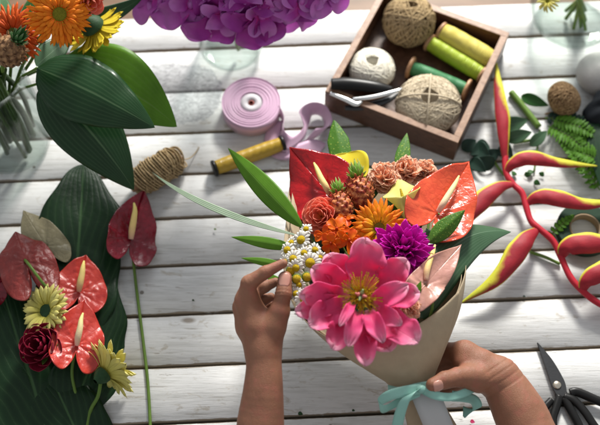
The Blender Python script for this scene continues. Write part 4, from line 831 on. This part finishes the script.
# callas: a flared funnel with a point
def calla(label, a, b, n, rpx, mat, group, flare=.8, dz=0, seed=0):
    A, B = fp(*a), fp(*b); root = thing('calla_lily', label, 'calla lily', A, group); L = np.linalg.norm(B-A); y = nrm(B-A); x, y, z = frame(B-A, n); Rr = px2m(rpx, A); V = []; UV = []
    na, ns = 56, 22
    for j in range(ns):
        s = j/(ns-1)
        for i in range(na):
            a_ = -math.pi*1.08+2*math.pi*1.08*i/(na-1)          # 0 = back side carrying the point
            r = Rr*(.16+.30*s+.54*s**3.2)*(1+.02*i/na); hh = L*s*(.80+.20*math.cos(a_))+L*.22*s**3*math.exp(-(a_/.5)**2)
            rr_ = r*(1+flare*s**4*.5)*(1-.30*min(1, abs(a_)/math.pi)**6); V.append(A+y*hh+x*rr_*math.sin(a_)-z*(rr_*math.cos(a_)*.72)+z*0); UV.append((i/(na-1), s))
    mb = MB(); mb.add(V, gridfaces(na, ns), UV); mb.build('spathe', M[mat], root, thick=.0009)
    mb = MB(); tube(mb, [A+y*L*.2, A+y*L*.6, A+y*L*.85+z*.003], [.002, .0026, .0012], 10); mb.build('spadix', M['disk_y'], root)
    mb = MB(); tube(mb, [A+y*L*.03, A-y*.03, NK+(A-NK)*.3, NK], .0028, 8); mb.build('stem', M['stem'], root); return root
p = fp(400, 210); calla('yellow calla lily between the peach carnations and the salmon anthurium', (411, 230, .020), (399, 183, .044), N(p, .0, -.1), 16, 'calla_lt', BG, .45)
r0 = single_leaf('calla_lily', 'bright yellow calla lily behind the baby pineapple crowns', zz_(352, 192, .004), zz_(346, 150, .026), 25, 'calla', 'round', (-.1, .1), BG, bend=-.06, cup=.28, roll=-.12, rip=.08, ripf=1.2); r0['category'] = 'calla lily'; add_stem(r0, 352, 192, 0)
p = fp(344, 223, .012); q = fp(338, 192, .034); r1 = pineapple('baby pineapple with bright crown, lower left of the pair in the bouquet', p, q-p, px2m(11.5, p), np.linalg.norm(q-p), 'pine', 'crown', px2m(20, p), 'baby pineapples in the bouquet', seed=3, cn=30); add_stem(r1, 344, 224, .01)
p = fp(363, 209, .018); q = fp(357, 177, .042); r1 = pineapple('baby pineapple with tall crown, upper right of the pair in the bouquet', p, q-p, px2m(13, p), np.linalg.norm(q-p), 'pine', 'crown', px2m(24, p), 'baby pineapples in the bouquet', seed=4, cn=30); add_stem(r1, 363, 210, .015)
c = fp(319, 215, .030); r1 = rosette('rose', 'coral rose on the left side of the bouquet below the deep red anthurium', 'rose', c, N(c, -.25, .15), px2m(21, c), 'rose', 34, BG, 21, ruffle=.06, depth_=.72, rl=-.22, open_=1.1); add_stem(r1, 319, 215, .01)
for i, (x_, y_, r_, dz, t_, lb) in enumerate(((384, 181, 15, .010, (-.1, .5), 'peach carnation nearest the taller baby pineapple'), (406, 173, 14, .008, (.1, .7), 'peach carnation in the middle of the upper row'), (424, 173, 11, .006, (.3, .6), 'peach carnation partly behind the salmon anthurium'), (409, 308, 10, .010, (.4, -.3), 'small peach carnation showing under the right of the peony'))):
    c = fp(x_, y_, dz); r1 = dome('carnation', lb, 'carnation', c, N(c, *t_), px2m(r_*1.12, c), 'carn', 80, .40, BG, 30+i, 'fan', .24, 1.0, .15, -.10, 8, .06); add_stem(r1, x_, y_, dz-.01)
c = fp(379, 228, .030); r1 = gerbera('fiery orange gerbera with yellow green centre in the heart of the bouquet', c, N(c, .05, .05), px2m(31, c), 'g_fire', 'disk_g', rows=((26, 1., .02), (24, .84, .14), (18, .64, .24)), w=.11, disk=.26, inner='disk_y', seed=6, group=BG); add_stem(r1, 379, 228, .028)
for i, (x_, y_, r_, dz, t_) in enumerate(((337, 229, 14, .032, (-.2, .4)), (349, 240, 14, .034, (.2, 0)), (331, 243, 13, .030, (-.4, -.3)), (361, 246, 12, .028, (.1, -.4)), (324, 236, 11, .026, (-.5, .2)), (345, 218, 11, .026, (.1, .6)))):
    c = fp(x_, y_, dz); r1 = bloom('orchid', ['orange orchid bloom, topmost of the cluster by the coral rose', 'orange orchid bloom nearest the gerbera', 'orange orchid bloom nearest the daisies', 'orange orchid bloom just above the top peony petal', 'small orange orchid bloom tucked directly under the coral rose', 'small orange orchid bloom directly under the baby pineapples'][i], 'orchid', c, N(c, *t_), px2m(r_, c), 'orch', 5, 2, 'orange orchids in the bouquet', 40+i, centre='orch_c', wf=.40); add_stem(r1, x_, y_, dz-.004, .0012)
# magenta dome
c = fp(402, 252, .012); r1 = dome('magenta_flower', 'dense magenta many petalled flower right of the gerbera', 'flower', c, N(c, .15, 0), px2m(30, c), 'magenta', 130, .18, BG, 5, 'petal', .1, 1.15, .8, -.12); add_stem(r1, 402, 252, .01)
# daisies
DG = 'white daisies between the left fingers and the peony'
DS = [(301, 240, 10, .034, (-.5, .3), 'daisy highest of the white cluster beside the coral rose'), (310, 263, 11, .036, (0, 0), 'daisy facing straight up, largest and fully open, above two yellow buds'), (287, 250, 8.5, .030, (-.6, .4), 'small daisy at the outer upper left of the white cluster'), (293, 259, 9, .034, (-.3, .2), 'daisy just above the left index fingertip'), (296, 268, 8.5, .033, (-.2, -.2), 'daisy held against the left thumb nail'), (315, 250, 7.5, .030, (.3, .3), 'small daisy between the coral rose and the orange orchids'), (285, 262, 7, .028, (-.9, 0), 'tiny daisy touching the tip of the left index finger'), (304, 299, 9.5, .016, (-.1, 0), 'daisy in shade left of the peony petals'), (296, 294, 8, .012, (-.5, .1), 'shaded daisy next to the side of the left thumb'), (303, 312, 8.5, .010, (-.3, -.4), 'shaded daisy lowest of the white cluster'), (306, 229, 6.5, .026, (-.3, .6), 'half open daisy tucked under the coral rose'), (291, 243, 7.5, .026, (-.8, .6), 'daisy turned away to the upper left, beside the narrow green leaf'), (320, 258, 7, .028, (.4, .1), 'daisy nearest the top left peony petal'), (304, 253, 7.5, .038, (-.1, .4), 'daisy overlapping the middle of the white cluster'), (299, 285, 7, .020, (-.3, -.2), 'shaded daisy just below the two yellow buds')]
for i, (x_, y_, r_, dz, t_, lb) in enumerate(DS):
    c = fp(x_, y_, dz); daisy(lb, c, N(c, *t_), px2m(r_*1.1, c), 50+i, DG, NK+(c-NK)*.45)
for i, (x_, y_) in enumerate(((297, 279), (307, 277), (318, 266), (291, 271))):
    c = fp(x_, y_, .026); r1 = thing('daisy_bud', ['round yellow bud beside the thumb nail, left of two', 'round yellow bud below the largest daisy, right of two', 'round yellow bud nearest the peony petal', 'round yellow bud between two daisies near the fingertip'][i], 'bud', c, 'yellow daisy buds'); n = N(c, -.1, 0)
    mb = MB(); lathe(mb, c, n, [(.0001, .004), (.0025, .0038), (.0052, .002), (.006, 0), (.004, -.003)], 18); mb.build('disk', M['disk_y'], r1)
    mb = MB(); lathe(mb, c, n, [(.0058, .0012), (.0068, .0008), (.006, -.002), (.002, -.005)], 18, mod=lambda a, t: 1+.07*math.sin(9*a)); mb.build('calyx', M['stem'], r1)
# peony
pc = fp(361, 295, .048); pn = N(pc, 0, .0); pe = thing('peony', 'big pink peony with yellow stamens in front of the bouquet', 'peony', pc, BG)
PET = [((360, 290), (366, 243), 26, .030, .010, .55, 0), ((350, 290), (311, 268), 17, .018, .004, .5, .2), ((350, 297), (303, 296), 16, .012, .0, .45, .1), ((350, 304), (306, 325), 18, .008, -.004, .4, .3), ((354, 308), (331, 350), 17, .004, -.006, .4, .1), ((362, 310), (366, 366), 13, .004, -.004, .5, -.1), ((372, 308), (419, 340), 22, .006, -.004, .35, .3), ((374, 300), (419, 292), 16, .016, .004, .5, .2), ((372, 292), (405, 262), 16, .018, .004, .5, .1), ((346, 288), (328, 252), 17, .004, -.010, .4, .1), ((348, 302), (300, 311), 15, .0, -.012, .4, .2), ((366, 310), (392, 352), 18, -.002, -.01, .4, .1)]
INN = [((372, 303), (404, 287), 13, .020, .030, .6), ((368, 312), (381, 337), 11, .020, .022, .6), ((358, 312), (350, 340), 10, .020, .020, .6), ((352, 304), (343, 320), 6, .022, .030, .7), ((376, 310), (398, 322), 11, .018, .02, .5)]
rd = random.Random(2)
for i, (a, b, hw, dzt, dzm, cu, sd_) in enumerate(PET):
    A, B = P(a[0], a[1], pc[2]-.012), P(b[0], b[1], pc[2]+dzt-.012); mb = MB(); nn = N(A, 0, 0)
    B = A+(B-A)*rd.uniform(.86, 1.02)+pn*rd.uniform(-.004, .012); dd = nrm(B-A); leaf(mb, A, B, nn-dd*.5+.35*rd.uniform(-1, 1)*np.cross(nn, dd), px2m(hw, A)*rd.uniform(.86, 1.05), 'round', 19, 22, bend=-.12+.04*rd.uniform(-1, 1), cup=cu*rd.uniform(.7, 1.5), side=sd_*.1, roll=-.10, rip=.36, ripf=2.1, ph=rd.random()*6, jag=.06)
    mb.build('petal', M['peony'], pe, thick=.0008)
for i, (a, b, hw, za, zb_, cu) in enumerate(INN):
    A, B = P(a[0], a[1], pc[2]-.004), P(b[0], b[1], pc[2]+zb_-.008); mb = MB(); leaf(mb, A, B, N(A)-nrm(B-A)*.4, px2m(hw, A), 'round', 13, 16, bend=.12, cup=.6, roll=-.2, rip=.28, ripf=1.9, ph=i*2, jag=.06)
    mb.build('petal', M['peony'], pe, thick=.0008)
mb = MB(); x, y, z = frame(np.cross(pn, [.3, .8, .1]), pn); mb2 = MB()
for i in range(150):
    a = i*2.39996; rr1 = .004+.014*rd.random(); d = math.cos(a)*x+math.sin(a)*y; l = rd.uniform(.010, .020)
    b0 = pc+d*rr1*.45-pn*.006; m1 = b0+pn*l*.6+d*rr1*.4; tp = b0+pn*l*.95+d*rr1*1.1
    tube(mb, [b0, m1, tp], .00035, 4, 5); ball(mb2, tp, .0010, .8, .8, 1.9, 6, 5, axes=(x, y, nrm(tp-m1)))
mb.build('filaments', M['stamen'], pe); mb2.build('anthers', M['daisy_c'], pe)
for k in range(4):
    a = k*1.6; d = math.cos(a)*x+math.sin(a)*y; mb = MB(); tube(mb, [pc+d*.0025-pn*.004, pc+d*.003+pn*.006, pc+d*.004+pn*.012, pc+d*.007+pn*.014], [.0024, .0028, .0014, .0012], 10); mb.build('pistil', M['pistil' if k % 2 else 'stem_pale'], pe)
add_stem(pe, 361, 298, .03, .003)
# bouquet leaves
def bleaf(label, a, b, hw, mat, kind='lance', tilt=(0, 0), dz=(0, 0), **kw):
    r_ = single_leaf('leaf', label, zz_(*a, dz[0]), zz_(*b, dz[1]), hw, mat, kind, tilt, 'leaves in the bouquet', **kw); return r_
bleaf('long bright leaf reaching up left from the deep red anthurium', (303, 228), (228, 148), 12, 'leaf_bright', 'lance', (-.3, .1), (.005, .02), bend=.05, fold=-.22)
bleaf('slim pale blade leaf arching out to the jute twine spool', (300, 236), (152, 172), 3.6, 'leaf_pale', 'lance', (0, .2), (.02, -.03), bend=.06, side=-.055, nv=40)
bleaf('narrow bright leaf pointing left above the left hand', (296, 248), (231, 237), 6.5, 'leaf_bright', 'lance', (0, .2), (.0, .01), bend=.03, fold=-.2)
bleaf('smallest bright leaf just above the left index finger', (286, 266), (241, 258), 4.5, 'leaf_bright', 'lance', (0, .2), (-.01, .0), bend=.03, fold=-.2)
bleaf('small bright leaf seen between the left finger and thumb', (290, 290), (262, 272), 5, 'leaf_bright', 'lance', (0, .2), (-.02, -.02), bend=.03)
bleaf('spotted green leaf standing above the yellow calla lily', (343, 166), (334, 120), 11, 'leaf_dot', 'strap', (0, .2), (-.006, .02), bend=.03, fold=-.12)
bleaf('spotted pointed leaf standing above the peach carnations', (399, 176), (407, 133), 8, 'leaf_dot', 'lance', (0, .2), (-.008, .015), bend=.03, fold=-.15)
bleaf('bumpy pointed leaf lying over the salmon red anthurium', (428, 243), (465, 210), 10, 'leaf_bump', 'lance', (.1, 0), (.022, .048), bend=.06, fold=-.35)
bleaf('broad silvery green leaf arching out to the right of the bouquet', (418, 318), (511, 232), 26, 'leaf_grey', 'ovate', (.25, .35), (-.03, -.045), bend=.08, side=-.16, fold=-.10, cup=-.12, nv=40, nu=17)
bleaf('small lime tip poking up between the peony and the blush anthurium', (414, 300), (421, 281), 4, 'leaf_bright', 'lance', (0, 0), (.01, .03), bend=.05)
bleaf('small green leaf between the pineapple and the peach carnations', (372, 200), (379, 168), 6, 'leaf_mid', 'lance', (0, 0), (.0, .012), bend=.05)
bleaf('green leaf tucked behind the pale calla lily', (398, 215), (388, 192), 9, 'leaf_mid', 'lance', (0, 0), (.0, .004), bend=.05)
# ================================================================ the person
def sdf_chain(Pn, segs, k):
    d = None
    for (a, ra), (b, rb_) in segs:
        ab = b-a; t = np.clip(((Pn-a)@ab)/(ab@ab), 0, 1); q = np.linalg.norm(Pn-a-t[..., None]*ab, axis=-1)-(ra+(rb_-ra)*t)
        d = q if d is None else smin(d, q, k)
    return d
def smin(a, b, k):
    h = np.clip(.5+.5*(b-a)/k, 0, 1); return b*(1-h)+a*h-k*h*(1-h)
def nets(F, org, h):
    s = F < 0; nx, ny, nz = F.shape
    acc = np.zeros((nx-1, ny-1, nz-1, 3)); cnt = np.zeros((nx-1, ny-1, nz-1))
    corner = [(i, j, k) for i in (0, 1) for j in (0, 1) for k in (0, 1)]
    sl = lambda c: F[c[0]:nx-1+c[0], c[1]:ny-1+c[1], c[2]:nz-1+c[2]]
    for a in corner:
        for b in corner:
            df = np.subtract(b, a)
            if df.sum() == 1 and df.min() == 0:
                fa, fb = sl(a), sl(b); m_ = (fa < 0) != (fb < 0); t = np.where(m_, fa/(np.where(m_, fa-fb, 1)), 0)
                for ax_ in range(3): acc[..., ax_] += np.where(m_, a[ax_]+t*df[ax_], 0)
                cnt += m_
    act = cnt > 0; idx = -np.ones(act.shape, int); I = np.argwhere(act); idx[act] = np.arange(len(I))
    V = (I+acc[act]/cnt[act][:, None])*h+org; Fc = []
    for ax_ in range(3):
        b_, c_ = (ax_+1) % 3, (ax_+2) % 3
        n_ = [nx, ny, nz]; s0 = [slice(0, n) for n in n_]; s1 = [slice(0, n) for n in n_]; s0[ax_] = slice(0, n_[ax_]-1); s1[ax_] = slice(1, n_[ax_])
        A_ = s[tuple(s0)]; B_ = s[tuple(s1)]; E_ = np.argwhere(A_ != B_)
        ok = (E_[:, b_] > 0) & (E_[:, c_] > 0) & (E_[:, b_] < n_[b_]-1) & (E_[:, c_] < n_[c_]-1); E_ = E_[ok]
        def g(db, dc): q = E_.copy(); q[:, b_] -= db; q[:, c_] -= dc; return idx[q[:, 0], q[:, 1], q[:, 2]]
        quad = np.stack([g(1, 1), g(0, 1), g(0, 0), g(1, 0)], 1); fl = A_[tuple(E_.T)]; quad[~fl] = quad[~fl][:, ::-1]; Fc.append(quad)
    return V, np.concatenate(Fc)
def JP(l): return [(P(x_, y_, z_), px2m(r_, P(x_, y_, z_))) for x_, y_, z_, r_ in l]
def segs(l): l = JP(l) if not isinstance(l[0][0], np.ndarray) else l; return list(zip(l[:-1], l[1:]))
def hand(arm, palm, fingers, creases, h=.0014):
    allp = JP(arm)+[q for l in palm+fingers for q in JP(l)]
    lo = np.min([p-r for p, r in allp], 0)-.008; hi = np.max([p+r for p, r in allp], 0)+.008
    g = [np.arange(lo[i], hi[i], h) for i in range(3)]; X = np.stack(np.meshgrid(*g, indexing='ij'), -1)
    out = np.empty(X.shape[:3]); aj = JP(arm); ac = catmull(np.array([[*p, r] for p, r in aj]), 22); aj = [(q[:3], q[3]) for q in ac]; asegs = list(zip(aj[:-1], aj[1:]))
    for sl0 in range(0, X.shape[0], 24):
        Pn = X[sl0:sl0+24]
        d = sdf_chain(Pn, asegs, .0015)
        for p_ in palm: d = smin(d, sdf_chain(Pn, segs(p_), .006), .009)
        fd = None
        for f_ in fingers:
            q = sdf_chain(Pn, segs(f_), .0035); fd = q if fd is None else smin(fd, q, .0022)
        d = smin(d, fd, .008)
        for (c_, ax_, rr_, amp, wd) in creases:
            r_ = Pn-c_; s_ = r_@ax_; d = d+amp*np.exp(-(s_/wd)**2)*np.exp(-(np.linalg.norm(r_, axis=-1)/rr_)**4)
        out[sl0:sl0+24] = d
    return nets(out, lo, h)
def crease(a, b, t=0., r=9, amp=.0008, wd=.0009):
    A, B = P(*a[:3]), P(*b[:3]); return (A+(B-A)*t, nrm(B-A), px2m(r, A)*1.5, amp, wd)
# left hand: pinching a daisy
Larm = [(246, 620, .115, 31), (256, 500, .14, 28), (260, 430, .160, 24), (263, 392, .178, 20), (264, 366, .188, 17.5), (263, 350, .192, 17)]
Lpalm = [[(263, 352, .192, 16), (256, 328, .204, 14), (246, 301, .216, 10.5)], [(262, 350, .182, 15), (251, 326, .190, 15), (244, 308, .196, 11.5)], [(262, 345, .176, 13), (252, 322, .176, 13), (247, 313, .178, 10.5)], [(266, 348, .196, 13), (273, 328, .207, 11.5), (279, 314, .216, 9.5)], [(268, 338, .196, 13), (260, 318, .205, 10), (252, 302, .212, 9)]]
Lf = [[(246, 300, .216, 10.2), (249, 283, .232, 7.9), (265, 272.5, .240, 6.4), (283, 263.5, .243, 4.6)], [(246, 306, .198, 10.5), (251, 293, .209, 7.3), (264, 287, .215, 5.9), (275.5, 282, .219, 4.5)], [(249, 313, .182, 9.5), (253, 303, .192, 6.8), (263, 300, .197, 5.5), (271, 297, .200, 4.4)], [(252, 317, .166, 9), (255, 309, .172, 6.5), (264, 307, .178, 5.4), (270, 304, .181, 4.4)], [(274, 326, .209, 10.5), (280, 309, .220, 8.8), (283.5, 294, .229, 8.2), (285, 278, .232, 7.0)]]
th_i, th_t = Lf[4][1], Lf[4][3]
Lc = [crease(Lf[4][2], Lf[4][3], t, 9, .0009, .0008) for t in (-.28, -.08, .12)]+[crease(Lf[0][1], Lf[0][2], t, 7, .0006, .0007) for t in (-.1, .1)]+[crease(Lf[0][2], Lf[0][3], 0, 6, .0006, .0007), crease(Larm[4], Larm[5], .3, 12, .0003, .001)]
V1, F1 = hand(Larm, Lpalm, Lf, Lc)
# right hand: gripping the neck of the wrap, thumb in front
Rarm = [(600, 640, .10, 34), (560, 520, .115, 31), (527, 430, .125, 27.5), (516, 406, .130, 25), (506, 388, .134, 22), (499, 377, .138, 20)]
Rpalm = [[(498, 376, .138, 18), (480, 364, .144, 15), (464, 352, .145, 11)], [(498, 378, .132, 18), (482, 370, .130, 15), (465, 360, .128, 11)], [(496, 382, .126, 15), (481, 378, .116, 13), (466, 370, .112, 10)], [(494, 380, .142, 15), (480, 379, .152, 13), (468, 377, .160, 11.5)], [(482, 372, .146, 13), (464, 362, .148, 11)]]
Rf = [[(466, 353, .146, 11.5), (446, 352, .122, 9.4), (428, 360, .105, 8), (414, 370, .098, 6.5)], [(466, 360, .130, 11), (448, 362, .106, 9), (430, 370, .094, 8), (416, 380, .09, 6.3)], [(467, 369, .114, 10), (450, 373, .095, 8.5), (434, 381, .085, 7.4), (420, 389, .085, 6)], [(470, 377, .104, 9), (456, 384, .092, 7), (443, 391, .086, 6.3), (432, 396, .088, 5.2)], [(474, 377, .158, 12), (458, 377, .170, 9.6), (445, 380, .178, 8.6), (433, 385, .181, 7.2)]]
Rc = [crease(Rarm[5], Rarm[4], t, 19, .0009, .0011) for t in (-.9, -.35, .25, .8)]+[crease(Rf[4][1], Rf[4][2], t, 8, .0006, .0007) for t in (-.1, .2, .9)]
V2, F2 = hand(Rarm, Rpalm, Rf, Rc)
# upper arms, shoulders and trunk (outside the frame) carry the forearms
mb = MB(); mb.add(V1, F1); mb.add(V2, F2)
la, ra = P(246, 620, .115), P(600, 640, .10)
sh = np.array([0.06, la[1]-.34, .26]); tube(mb, [la+(P(256, 500, .14)-la)*.3, la, la+[-.02, -.08, .02], sh+[-.17, .04, .0], sh+[-.08, -.02, .04]], [.036, .040, .045, .055, .07], 20)
tube(mb, [ra+(P(560, 520, .115)-ra)*.3, ra, ra+[.02, -.08, .02], sh+[.19, .04, .0], sh+[.08, -.02, .04]], [.040, .044, .047, .055, .07], 20)
tube(mb, [sh+[-.17, 0, .02], sh+[0, -.04, .03], sh+[.19, 0, .02]], [.06, .085, .06], 20)
tube(mb, [sh+[0, -.05, .06], sh+[0, -.12, -.12], sh+[0, -.14, -.40]], [.10, .14, .15], 24, flat=.75)
tag(mb.build('person', M['skin']), 'bare forearms and hands holding the bouquet and pinching a daisy', 'person')
pers = bpy.data.objects['person']
def nail(a, b, t, rpx, side, sc_l=.95):
    A, B = P(*a[:3]), P(*b[:3]); y = nrm(B-A); p = A+(B-A)*t; r = px2m(a[3], A)*(1-t)+px2m(b[3], B)*t; n = side-np.dot(side, y)*y; n = nrm(n); x = np.cross(y, n); V = []; UV = []; w_ = r*.80; l = r*sc_l
    for j in range(11):
        v = -1+2*j/10
        for i in range(11):
            u = -1+2*i/10; ww = (1-.12*(v < 0)*v*v-.25*max(0, v)**4) ; a_ = u*.85*ww*(1-.35*abs(v)**4); V.append(p+y*v*l+(x*math.sin(a_)+n*math.cos(a_))*(r*1.035)+n*(-.0012*max(0, v)**2)); UV.append((i/10, j/10))
    mb = MB(); mb.add(V, gridfaces(11, 11), UV); mb.build('fingernail', M['nail'], pers, thick=.0008)
pp = P(285, 280, .232); nail(Lf[4][2], Lf[4][3], .80, 7, N(pp, -.05, .25))
pp = P(434, 385, .181); nail(Rf[4][2], Rf[4][3], .85, 7, N(pp, -.1, -.5), .7)

for i, (x_, y_, l_, m_) in enumerate(((298, 413, 5, 'calyx'), (214, 229, 2.5, 'stem'), (470, 421, 5, 'peony'), (352, 410, 3, 'calyx'), (523, 296, 2.5, 'euca'), (192, 300, 2.5, 'calyx'))):
    mb = MB(); A = P(x_, y_, .002); leaf(mb, A, P(x_+l_, y_+l_*.3, .003), Z, px2m(l_*.4, A), 'ovate', 5, 7, bend=.15, cup=.3)
    tag(mb.build('petal_scrap', M[m_], thick=.0005), ['dark withered scrap between the two forearms on the bottom plank gap', 'tiny green scrap on the plank left of the pale blade leaf', 'fallen pink petal scrap beside the mint ribbon end', 'small dark scrap lying left of the mint bow', 'tiny dark scrap right of the lowest heliconia bract', 'tiny dark scrap left of the left hand on the bare plank'][i], 'scrap')
